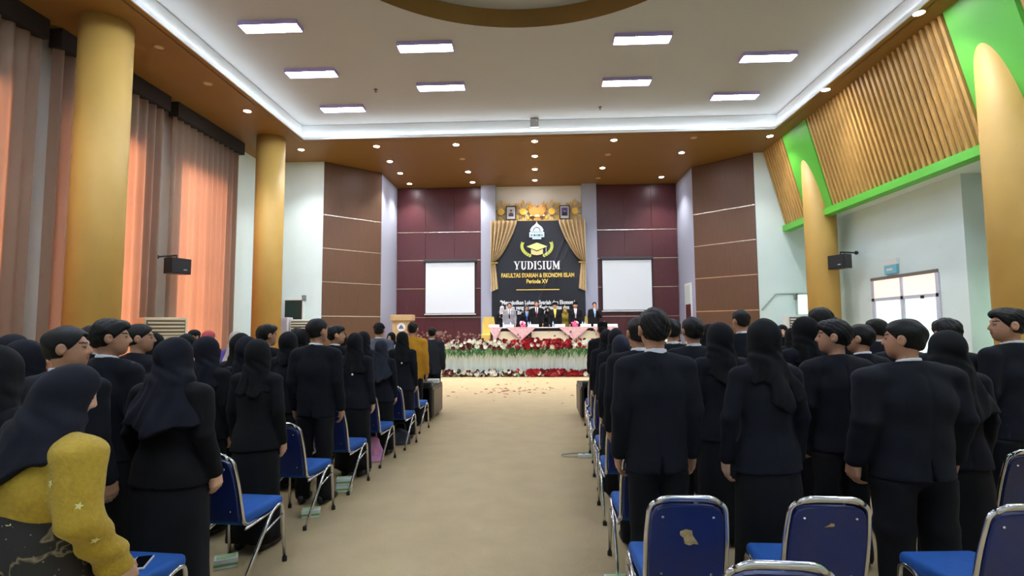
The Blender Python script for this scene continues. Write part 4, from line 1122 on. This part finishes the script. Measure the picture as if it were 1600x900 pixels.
# ------------------------------------------------------------------ chairs, sofas, floor things
SEATB = mat('seat_blue_fabric', rgb(16,78,152), .75, var=.08, vscale=30, bump=.2, bscale=220)
BACKB = mat('back_blue_vinyl', rgb(22,40,104), .38, var=.06, vscale=6, bump=.08, bscale=60)
RUB = mat('rubber_foot', rgb(20,20,20), .7)
def back_pt(t, side, off=0.0):
    """point on the backrest plane: t 0 at seat, 1 at top"""
    return (side, -.205-.11*t-off, .42+.43*t)
def make_chair():
    o = empty('banquet_chair', (0, 0, 0))
    bm = bmesh.new(); bmesh.ops.create_cube(bm, size=1)
    for v in bm.verts:
        v.co = Vector((v.co.x*(.41 if v.co.y > 0 else .38), .01+v.co.y*.43, .432+v.co.z*.075))
    bmesh.ops.bevel(bm, geom=bm.edges[:], offset=.028, segments=3, affect='EDGES', profile=.5)
    me = bpy.data.meshes.new('seat'); bm.to_mesh(me); bm.free(); me.polygons.foreach_set('use_smooth', np.ones(len(me.polygons), dtype=bool))
    link('seat', me, SEATB, o)
    # backrest: slightly waisted pad with a rounded top
    outl = []
    for (t, s) in ((0,.168),(.25,.172),(.5,.173),(.75,.168),(.88,.160),(.95,.145),(.985,.115),(1,.07)): outl.append((t, s))
    L = [(s, t) for t, s in outl]; full = L + [(-s, t) for s, t in reversed(L)]
    def ringp(off, shrink): return [back_pt(.03+t*.94*(1 if shrink == 0 else .985), s*(1-shrink), off) for s, t in full]
    m_ = MB(); R0, R1, R2, R3 = ringp(.018, .03), ringp(.010, 0), ringp(-.016, 0), ringp(-.030, .06)
    n = len(full); V = R0+R1+R2+R3; F = [tuple(range(n)), tuple(reversed(range(3*n, 4*n)))]
    for r in range(3):
        for i in range(n): F.append((r*n+i, (r+1)*n+i, (r+1)*n+(i+1) % n, r*n+(i+1) % n))
    m_.add(V, F); b = m_.build('backrest', BACKB, o)
    for s in (-.115, .115):
        for t in (.18, .84):
            p = back_pt(t, s, .021); MB().ball(p, (.007,.004,.007), 6, 4).build('rivet', CHROME, b)
    # back frame: one bent tube round the backrest
    fr = [(-.185,.10,.385), back_pt(-.06,-.185)] + [back_pt(t, -s) for t, s in ((.25,.186),(.6,.186),(.98,.172))] + [back_pt(1.03, -.09), back_pt(1.03, .09)] + [back_pt(t, s) for t, s in ((.98,.172),(.6,.186),(.25,.186))] + [back_pt(-.06,.185), (.185,.10,.385)]
    MB().tube(round_path(fr, .06, 4), .0125, 8).build('back_frame', CHROME, o, smooth=True)
    MB().tube(round_path([back_pt(.99,-.148,.006), back_pt(1.055,-.11,.012), back_pt(1.055,.11,.012), back_pt(.99,.148,.006)], .03, 3), .013, 8).build('top_rail', CHROME, o, smooth=True)
    for sd in (-1, 1):
        x = sd*.205
        MB().tube(round_path([(x*1.05,-.27,.012),(x,.09,.41),(x,.20,.425),(x*1.05,.235,.012)], .05, 5), .0125, 8).build('leg', CHROME, o, smooth=True)
        MB().tube([(x,-.215,.385),(x,.10,.40)], .010, 6).build('side_rail', CHROME, o, smooth=True)
        MB().tube([(x*1.02,-.02,.285),(x*1.02,.215,.345)], .009, 6).build('stretcher', CHROME, o, smooth=True)
        for y in (-.272, .235): MB().lathe([(.017,0),(.017,.03),(.014,.035)], 10, (x*1.05, y, 0)).build('rubber_foot', RUB, o)
    return o
chair0 = make_chair(); used = [False]
def chair(x, y, rz, label, sc=1.0, group='blue banquet chairs'):
    if used[0]: c = copy_tree(chair0)
    else: c = chair0; used[0] = True
    c.location = (x, y, 0); c.rotation_euler = (0, 0, rz); c.scale = (sc, sc, sc); tag(c, label, 'chair', group); return c
# left block, aisle side (y is the chair centre; front feet 0.235 ahead)
chair(-2.10, 2.66, -.09, 'blue chair nearest left aisle end, a white-rimmed phone on its seat')
chair(-2.06, 3.66, -.09, 'blue chair at left aisle, second from the camera, its whole seat showing')
chair(-2.12, 4.74, -.09, 'blue chair at left aisle behind the man with white collar and suit')
chair(-2.09, 5.67, -.09, 'blue chair at left aisle, third row before the pink bag')
chair(-2.07, 6.69, -.09, 'blue chair at left aisle standing over the pink handbag')
chair(-2.00, 7.61, -.09, 'blue chair at left aisle, second from the left sofa')
chair(-2.05, 8.75, -.09, 'blue chair at left aisle right behind the left sofa')
chair(-2.98, 3.98, -.06, 'blue chair mostly hidden behind the men at left, one chrome corner gleaming')
# right block
torn = chair(.70, 2.88, -.02, 'blue chair with torn patch on its back, behind the tall man', 1.0)
worn = chair(1.345, 2.88, -.03, 'blue chair with small worn mark on its back, behind the stocky man')
chair(.82, 2.19, -.05, 'nearest blue chair, only its chrome-edged top at bottom edge')
chair(2.12, 2.80, .06, 'blue chair at the lower right corner, its blue seat showing')
chair(3.10, 3.86, .05, 'blue chair at right edge in the second right row')
chair(3.86, 4.95, .05, 'blue chair at right edge, only its chrome top rail gleaming')
chair(.73, 3.80, -.02, 'blue chair at right aisle, its back seen left of the tall man')
chair(.78, 4.90, -.02, 'blue chair at right aisle in the third right row')
chair(.84, 5.85, -.02, 'blue chair at right aisle in the fourth right row')
chair(.90, 6.95, -.02, 'blue chair at right aisle beside the power strip')
chair(.96, 7.95, -.02, 'blue chair at right aisle, second from the right sofa')
chair(1.02, 8.95, -.02, 'blue chair at right aisle right behind the right sofa')
TORN = mat('torn_vinyl_backing', rgb(186,160,112), .8, var=.35, vscale=40)
def patch(par, pts, cz, name='torn_patch'):
    t = (cz-.42)/.43; m_ = MB(); n = len(pts)
    V = [];
    for off in (.0185, .0215): V += [back_pt(t+b/.43, a, off) for a, b in pts]
    m_.add(V, [tuple(range(n)), tuple(range(n, 2*n))] + [(i, (i+1) % n, n+(i+1) % n, n+i) for i in range(n)])
    b = [c for c in par.children if c.name.startswith('backrest')][0]
    m_.build(name, TORN, b)['label'] = 'tan torn patch in the blue vinyl'
patch(torn, [(-.035,.03),(-.01,.042),(.02,.036),(.022,.015),(.045,-.02),(.05,-.032),(.03,-.03),(.01,-.038),(-.012,-.03),(-.018,0),(-.034,.012)], .68)
patch(worn, [(-.025,-.006),(-.01,.002),(.005,.014),(.02,.010),(.018,-.002),(-.005,-.004)], .745)

# sofas of the guests' row
LEA = mat('black_leather', rgb(24,22,22), .35, var=.15, vscale=12, bump=.1, bscale=80); LEB = mat('brown_leather_side', rgb(70,58,50), .4, var=.1, vscale=12)
def sofa(x0, x1, y, label):
    o = empty('sofa', ((x0+x1)/2, y, 0)); tag(o, label, 'sofa'); hw = (x1-x0)/2
    MB().box(-hw+.2,hw-.2,-.40,.42,.10,.30,.02).build('base', LEA, o)
    MB().box(-hw+.02,hw-.02,-.50,-.28,.10,.70,.04).build('backrest', LEA, o)
    n = 3; w_ = (2*hw-.4)/n
    for k in range(n): MB().box(-hw+.2+k*w_+.005,-hw+.2+(k+1)*w_-.005,-.28,.44,.30,.44,.04).build('seat_cushion', LEA, o)
    for sd in (-1, 1):
        a = MB().box(sd*hw-(.2 if sd > 0 else 0), sd*hw+(.2 if sd < 0 else 0), -.5, .50, .06, .62, .03).build('arm', LEA, o)
        xs = sd*hw; MB().box(min(xs, xs+sd*.012), max(xs, xs+sd*.012), -.44,.44,.10,.56,.004).build('arm_panel', LEB, a)
        for y_ in (-.42,.42): MB().box(sd*(hw-.1)-.04, sd*(hw-.1)+.04, y_-.04, y_+.04, 0, .07).build('foot', BLACKP, o)
sofa(-4.3, -1.86, 10.02, 'black leather sofa at front of left block, brown side facing the aisle')
sofa(.78, 3.2, 10.1, 'black leather sofa at front of right block')
tag(MB().box(-.11,.11,-.08,.08,0,.07,.006).build('tissue_pack', WHITEP, loc=(-1.98, 10.2, .622)), 'white tissue pack on the arm of the left sofa', 'tissue pack')

# snack boxes: white cartons with green print
def snack(x, y, z, rz, label):
    o = empty('snack_box', (x, y, z), rz); tag(o, label, 'box', 'white and green snack boxes on the floor')
    MB().box(-.075,.075,-.05,.05,0,.065,.003).build('carton', WHITEP, o)
    MB().box(-.0765,.0765,-.0515,.0515,.018,.034).build('green_band', mat('snack_green', rgb(120,178,96), .5), o)
    MB().box(-.06,.06,-.035,.035,.065,.068).build('lid_print', mat('snack_lid', rgb(176,212,156), .5), o)
snack(-2.20, 3.78, 0, .5, 'white-green snack box on floor by the feet of the woman in long skirt')
snack(-2.02, 4.78, 0, .3, 'white-green snack box on floor under the second chair')
snack(-1.99, 5.52, 0, .2, 'lower white-green snack box of the pair behind the suited man')
snack(-1.99, 5.52, .07, .25, 'upper white-green snack box of the pair behind the suited man')
snack(.50, 3.55, .0, .1, 'white-green snack box beside the torn chair on the right aisle')
def bag(x, y, rz, sx, sy, sz, m, label, handle=True):
    o = empty('handbag', (x, y, 0), rz); tag(o, label, 'bag')
    def f(P):
        X, Y, Z = P; t = np.clip(Z/sz, 0, 1.2); d = smax(smax(np.abs(X)-sx*(1-.30*t), np.abs(Y)-sy*(1-.62*t), .05), Z-sz+.25*np.abs(X), .04); return d + .008*np.sin(30*X+9*Z)*np.sin(22*Z+14*Y)
    def g(P): return np.maximum(smax(f(P), .002-P[2], .01), np.abs(P[0])-sx*.9)
    me = sdf_mesh('bag_body', g, (-sx*1.1,-sy*1.2,-.02),(sx*1.1,sy*1.2,sz*1.15), .014); link('bag_body', me, m, o)
    if handle: MB().tube(round_path([(-sx*.5,0,sz*.85),(-sx*.4,0.02,sz*1.35),(sx*.4,.02,sz*1.35),(sx*.5,0,sz*.85)], .05, 4), .008, 6).build('handle', m, o, smooth=True)
    MB().box(-sx*.25,sx*.25,-sy*1.02,-sy*.93,sz*.3,sz*.55,.004).build('pocket', m, o)
bag(-2.08, 6.72, .9, .15, .09, .31, mat('pink_leather', rgb(196,130,178), .5, var=.08, vscale=12), 'pink handbag on floor under a left aisle chair')
bag(-1.98, 7.72, .3, .16, .10, .22, mat('slate_canvas', rgb(48,52,66), .7), 'dark slate bag on floor under a far left aisle chair')
bag(.47, 3.22, .4, .24, .13, .20, mat('black_canvas', rgb(24,26,32), .7), 'black soft bag on floor at foot of the torn chair', False)
o = empty('power_strip', (.72, 7.0, 0), .1); tag(o, 'white power strip with looped cable on floor at right aisle', 'power strip')
MB().box(-.20,.20,-.035,.035,0,.04,.006).build('strip_body', WHITEP, o)
for k in range(4): MB().lathe([(.018,.04),(.018,.043)], 10, (-.13+k*.085,0,0)).build('socket', mat('socket_grey', rgb(150,150,150), .5), o)
MB().tube(round_path([(-.2,0,.015),(-.35,.02,.012),(-.42,.12,.012),(-.25,.2,.012),(.2,.18,.012)], .08, 6), .007, 6).build('cable', mat('cable_grey', rgb(180,176,166), .5), o, smooth=True)
o = empty('phone', (-2.03, 2.72, .47), .35); tag(o, 'phone with dark screen and white rim lying on the nearest blue seat', 'phone')
MB().box(-.04,.04,-.08,.08,0,.010,.004).build('phone_body', WHITEP, o); MB().box(-.034,.034,-.074,.074,.010,.0112).build('screen', mat('phone_screen', rgb(16,20,26), .1), o)
# ------------------------------------------------------------------ the audience
def batik():
    m = bpy.data.materials.new('batik_cloth'); m.use_nodes = True; nt = m.node_tree; b = nt.nodes['Principled BSDF']; b.inputs['Roughness'].default_value = .75
    tc = nt.nodes.new('ShaderNodeTexCoord'); n1 = nt.nodes.new('ShaderNodeTexNoise'); n1.inputs['Scale'].default_value = 6; n1.inputs['Detail'].default_value = 2; n1.inputs['Distortion'].default_value = 1.4
    nt.links.new(tc.outputs['Object'], n1.inputs['Vector'])
    r1 = nt.nodes.new('ShaderNodeValToRGB'); e = r1.color_ramp.elements; e[0].position = .475; e[0].color = (0, 0, 0, 1); e[1].position = .50; e[1].color = (1, 1, 1, 1); x = e.new(.525); x.color = (0, 0, 0, 1)
    nt.links.new(n1.outputs['Fac'], r1.inputs[0])
    v = nt.nodes.new('ShaderNodeTexVoronoi'); v.inputs['Scale'].default_value = 38; nt.links.new(tc.outputs['Object'], v.inputs['Vector'])
    r2 = nt.nodes.new('ShaderNodeValToRGB'); r2.color_ramp.elements[0].position = .10; r2.color_ramp.elements[0].color = (1, 1, 1, 1); r2.color_ramp.elements[1].position = .14; r2.color_ramp.elements[1].color = (0, 0, 0, 1)
    nt.links.new(v.outputs['Distance'], r2.inputs[0])
    ad = nt.nodes.new('ShaderNodeMix'); ad.data_type = 'RGBA'; ad.blend_type = 'LIGHTEN'; ad.inputs[0].default_value = .8; nt.links.new(r1.outputs[0], ad.inputs[6]); nt.links.new(r2.outputs[0], ad.inputs[7])
    mx = nt.nodes.new('ShaderNodeMix'); mx.data_type = 'RGBA'; mx.inputs[6].default_value = rgb(36,30,27); mx.inputs[7].default_value = rgb(140,122,92)
    nt.links.new(ad.outputs[2], mx.inputs[0]); nt.links.new(mx.outputs[2], b.inputs['Base Color'])
    return m
def deg(a): return math.radians(a)
P1 = person('woman in navy hijab, mustard blouse and batik skirt bending at lower left', 'w', -1.79, 1.86, 1.535, rot=deg(-14), yaw=-30, pitch=14, ws=1.27, aR='hold', hem=1.10, lean=.13, hijab='slant', hcol='hijabnavy', top='yellowblouse', bottom=batik(), ph=1.0, lod=0)
# phone in her right hand and small stitched stars on her sleeve
g_ = Fig('w', 1.27, armR='hold'); wr_ = g_.arm_pts(1)[2]
o = empty('phone', (0, 0, 0)); tag(o, 'slim purple phone held by the woman in the mustard blouse', 'phone')
s_ = 1.535/1.70; wl_ = Matrix.Translation((-1.79, 1.86, 0)) @ Matrix.Rotation(deg(-14), 4, 'Z') @ Matrix.Scale(s_, 4)
o.location = (wl_ @ Vector((wr_[0]*1.27-.05, wr_[1]*1.27+.045, wr_[2]-.09))); o.rotation_euler = (deg(-62), deg(12), deg(8))
MB().box(-.006,.006,-.036,.036,-.075,.075,.003).build('phone_body', mat('phone_purple', rgb(150,104,150), .35), o); MB().box(.006,.0072,-.032,.032,-.07,.07).build('screen', mat('phone_screen', rgb(16,20,26), .1), o)
jk = [c for c in P1.children if c.name.startswith('jacket')][0]
def star(tx):
    V = np.empty(len(jk.data.vertices)*3, np.float32); jk.data.vertices.foreach_get('co', V); V = V.reshape(-1, 3)
    i = int(((V-np.array(tx))**2).sum(1).argmin()); v = jk.data.vertices[i]; nrm = v.normal
    pts = [((.016 if k % 2 == 0 else .007)*math.cos(-math.pi*k/5), (.016 if k % 2 == 0 else .007)*math.sin(-math.pi*k/5)) for k in range(10)]
    q = MB().prism(pts[::-1], 0, .002).build('stitched_star', mat('star_thread', rgb(226,214,150), .6), jk)
    q.rotation_euler = nrm.to_track_quat('Z', 'Y').to_euler(); q.location = v.co + nrm*.002
for t in ((.33,-.06,1.20), (.20,-.13,1.28), (.36,-.02,1.05), (.10,-.16,1.12)): star(t)

def man(label, x, y, h, **k): return person(label, 'm', x, y, h, **k)
def woman(label, x, y, h, **k): return person(label, 'w', x, y, h, **k)
# left block, nearest rows
man('man with short black hair in navy suit, face in profile, behind the bending woman', -2.60, 2.85, 1.67, yaw=-55, ws=1.12, rot=deg(-8), ph=.3)
man('man only whose black hair shows over the head of the profile man', -3.87, 4.48, 1.69, yaw=-20, ph=.8)
man('man in black suit with white collar, hand hanging beside a chair, left block', -2.86, 3.46, 1.72, yaw=-50, rot=deg(-5), ph=1.3, hair='full')
man('man in black suit looking right, just behind the white-collared man, left block', -3.38, 4.40, 1.70, yaw=-55, rot=deg(-5), ph=1.9, collar=False)
woman('woman in black hijab showing small between left men and last curtain', -3.85, 5.20, 1.62, yaw=-30, hijab='short')
woman('woman in navy hijab, black jacket and long skirt, nearest at left aisle', -2.17, 3.12, 1.60, yaw=-22, ws=1.24, rot=deg(-8), ph=2.0, hijab='long', hcol='hijabnavy', top='black')
woman('woman in navy hijab directly ahead of the nearest long-skirted woman', -2.74, 4.32, 1.59, yaw=-25, ph=.5, hcol='hijabnavy', top='black')
woman('woman in black hijab partly hidden behind two navy hijabs, left block', -3.40, 5.05, 1.60, yaw=-10, ph=.9)
man('man in dark peaked cap with badge near the last curtain', -5.95, 9.00, 1.64, yaw=10, cap='peak', top='char', rot=deg(150), lod=2)
woman('woman in rose headscarf facing right near the last curtain', -5.36, 8.50, 1.63, yaw=-70, hcol='rose', top='darkblue', hijab='short', lod=2)
woman('woman in pale beige hijab by the white wall, left block', -4.55, 7.90, 1.62, yaw=-10, hcol='beige', top='violet', hijab='long', lod=1)
woman('woman in black hijab before the beige-veiled woman', -2.86, 5.05, 1.61, yaw=-5, ph=2.4, hijab='mid')
woman('woman in dark hijab half hidden left of the full-haired man, left block', -2.56, 4.62, 1.585, yaw=0, ph=2.9, hcol='hijabnavy')
man('man with thick black hair looking right, head before the far left pillar', -3.02, 5.85, 1.70, yaw=-40, hair='full', ph=3.1)
woman('woman in black hijab and jacket by second left aisle chair, hand at her side', -2.17, 4.08, 1.57, yaw=-8, rot=deg(-5), ph=.2, hijab='mid', top='black')
woman('woman in black hijab right of the thick-haired man, left block', -2.66, 5.62, 1.62, yaw=-12, ph=1.2, hijab='short')
man('man far in left block, only hair top showing before ivory air conditioner', -3.19, 7.00, 1.67, yaw=0, ph=1.4)
woman('woman in black hijab just left of the suited man at the aisle', -2.79, 6.26, 1.65, yaw=5, ph=1.8, hijab='long')
man('man in black suit with white collar at left aisle, fully seen from behind', -2.15, 5.14, 1.75, yaw=-22, ph=2.2, rot=deg(-3))
man('man in profile just right of the fully seen suited man', -2.53, 6.62, 1.69, yaw=-65, ph=2.6, hair='full')
woman('woman in black hijab with white brooch on her back, left aisle', -2.09, 6.08, 1.60, yaw=5, ph=3.0, hijab='mid', rot=deg(-3))
woman('woman in black hijab left of the brooch woman, only head showing', -2.60, 6.94, 1.63, yaw=-10, ph=3.3, hijab='short')
woman('woman in black hijab right behind the brooch woman', -2.50, 7.62, 1.61, yaw=-15, ph=3.6, hijab='short')
woman('short woman in charcoal hijab at left aisle', -2.08, 7.08, 1.50, yaw=0, ph=3.9, hijab='long', hcol='hijabslate')
woman('woman in black hijab with pearl pin at left aisle, behind mustard-shirt man', -2.03, 8.01, 1.60, yaw=-10, ph=4.2, hijab='mid')
man('man in black cap and grey jacket in the guests row, left block', -2.70, 9.05, 1.74, cap='peak', capcol='black', top='slate', ph=4.4, yaw=180-180, hair='full', lod=1)
woman('woman in bright yellow patterned blouse left of the black-capped man', -3.04, 9.28, 1.56, top='gold', hcol='hijabblack', hijab='short', lod=1)
man('man in mustard shirt and dark trousers by the left sofa', -2.14, 9.15, 1.76, top='mustard', ph=4.6, lod=1, collar=False)
man('man in charcoal suit right of the mustard-shirt man at left sofa', -2.11, 10.73, 1.67, top='char', ph=4.8, lod=1)
woman('small veiled woman facing back beside the black-capped man', -3.00, 10.90, 1.57, rot=deg(165), hijab='short', top='ltgrey', lod=1)
woman('woman in navy hijab at far left edge, back one of three', -3.72, 3.64, 1.62, yaw=0, ph=5.0, hcol='hijabnavy')
woman('woman in navy hijab at left edge with head turned right', -3.08, 3.09, 1.59, yaw=-30, ph=5.2, hcol='hijabnavy', hijab='short')
woman('woman in black hijab cut by the left edge, front one of three', -2.28, 2.16, 1.585, yaw=0, ph=5.4, hcol='hijabblack')
# right block
man('tall man in navy suit with white collar, nearest at right aisle, seen from behind', 0.72, 3.30, 1.755, yaw=5, ws=.96, hair='full', ph=.1, rot=deg(2))
woman('woman in black hijab with hanging tail, hand at her side, right of tall man', 1.38, 3.32, 1.69, ws=.97, ph=.6, hijab='tail', rot=deg(4), aL='wide')
man('stocky man in navy suit looking left, at right front', 2.19, 3.28, 1.685, yaw=38, ws=1.34, ph=1.1, rot=deg(6))
man('man in black suit in left profile between hijab woman and stocky man', 2.13, 3.92, 1.69, yaw=55, ph=1.5, ws=1.05, rot=deg(5), collar=False, hair='full')
man('man with wide white collar left of the stocky man', 2.68, 4.55, 1.66, yaw=40, ph=1.8, rot=deg(8))
woman('woman in black hijab right behind the stocky man', 2.64, 3.57, 1.61, yaw=15, ph=2.1, ws=1.1, hijab='long')
man('man with thick black hair above the hijab woman beside stocky man', 3.30, 4.45, 1.70, yaw=0, hair='full', ph=2.4)
man('man whose hair top shows between stocky man and thick-haired man', 3.25, 4.95, 1.68, yaw=0, ph=2.6)
man('man in black suit in left profile standing apart at right edge', 3.53, 4.16, 1.77, yaw=60, hair='full', ph=2.8, rot=deg(12))
man('man cut by the right edge, only dark sleeve showing', 2.98, 3.05, 1.60, yaw=0, ph=3.0, ws=1.05)
man('man farther back before the daylit double door', 3.90, 6.30, 1.72, yaw=20, hair='full', ph=3.2)
woman('woman in slate hijab behind the man at the double door', 4.42, 6.90, 1.60, yaw=10, hijab='short', hcol='hijabslate')
man('tall man with round black hair before the far right pillar', 2.76, 5.30, 1.82, yaw=10, hair='full', ph=3.5)
woman('woman in black hijab and white collar edge left of far right pillar', 2.41, 4.90, 1.73, yaw=25, ph=3.7, hijab='mid')
woman('small veiled woman facing camera far back in right block', 4.06, 9.00, 1.67, rot=deg(160), hijab='short', top='char')
woman('woman in black hijab beside the small facing woman', 3.74, 8.00, 1.62, yaw=10, hijab='mid')
man('man with faded haircut before the right brown panel', 2.38, 6.30, 1.84, yaw=15, hair='fade', ph=4.0)
woman('woman in black hijab between tall man and tail-hijab woman', 1.46, 4.32, 1.68, yaw=20, ph=4.2, hijab='mid')
man('man in navy suit right of the tall man, one row ahead', 1.43, 4.95, 1.73, yaw=5, hair='full', ph=4.4)
man('man in navy suit left of and just ahead of the tall man', 0.80, 4.22, 1.72, yaw=12, ph=4.6)
man('man whose hair shows just right of the tall man', 1.42, 5.65, 1.73, yaw=-5, ph=4.8)
woman('woman in slate hijab at right aisle, three rows ahead', 0.83, 5.30, 1.57, yaw=5, ph=5.0, hcol='hijabslate', hijab='mid')
woman('woman in black hijab at right aisle, four rows ahead', 0.93, 6.30, 1.63, yaw=10, ph=5.2)
woman('woman in black hijab at right aisle, five rows ahead', 0.96, 7.35, 1.62, yaw=10, ph=5.4)
man('man in black cap and suit by the right sofa, front of right aisle', 1.15, 9.34, 1.72, cap='peci', top='black', ph=5.6, collar=False)
woman('woman in black hijab, face turned left, behind the woman beside tall man', 1.70, 5.30, 1.67, yaw=20, ph=5.8)
woman('woman in long black hijab just right of the tail-hijab woman', 1.98, 4.70, 1.61, yaw=-5, ph=6.0, hijab='long')
man('man far back right of the far right pillar, hair top showing', 3.90, 7.20, 1.76, yaw=5, ph=6.2, hair='full')
for o in list(COL.objects):
    lb = o.get('label', '')
    if 'white brooch' in lb or 'pearl pin' in lb:
        MB().ball((.03, -.155, 1.22), .014, 8, 6).build('brooch', mat('brooch_white', rgb(236,236,236), .3), o)
    if 'peaked cap with badge' in lb: MB().ball((0, .11, 1.66), .018).build('badge', mat('brooch_white', rgb(236,236,236), .3), o)

# people at the head table, facing the hall
S = dict(z0=STZ, rot=math.pi, lod=1, front=True)
YS = 20.45
woman('woman in pale grey hijab at the left end of the head table', -1.34, YS+.42, 1.56, z0=STZ, rot=math.pi, lod=1, hcol='ltgrey', top='black', hijab='long')
man('man in grey suit, left of those at the head table', -1.02, YS-.1, 1.66, top='grey', tie='black', **S)
man('man in black suit with blue shirt, second man at the head table', -.36, YS+.25, 1.56, top='black', shirt='ltblue', tie='blue', **S)
man('tallest man in black suit and dark tie at the centre of the head table', .02, YS-.05, 1.73, top='black', tie='maroon', **S)
woman('woman in black hijab and black dress right of the tallest man', .45, YS+.45, 1.50, z0=STZ, rot=math.pi, lod=1, hcol='hijabblack', top='black')
man('man in black cap and yellow shirt under black jacket at the head table', .72, YS, 1.65, top='black', shirt='yellow', tie=None, cap='peci', **S)
woman('woman in olive hijab at the head table', 1.13, YS+.42, 1.48, z0=STZ, rot=math.pi, lod=1, hcol='olive', top='olive', hijab='long')
man('man in black cap, black suit and beige tie at the head table', 1.50, YS, 1.66, top='black', tie='beige', cap='peci', **S)
man('man with microphone at his mouth at the right end of the head table', 2.22, YS-.1, 1.66, top='black', shirt='ltblue', tie=None, aL='mouth', **S)
o = empty('microphone', (2.27, YS-.1-.235, STZ+1.44)); tag(o, 'handheld black microphone held by the man at the right end', 'microphone')
MB().tube([(0,0,-.16),(0,0.01,0)], .013, 8).build('handle', BLACKP, o); MB().ball((0,.012,.02), .025).build('grille', mat('mic_grille', rgb(90,90,94), .4, .6), o)
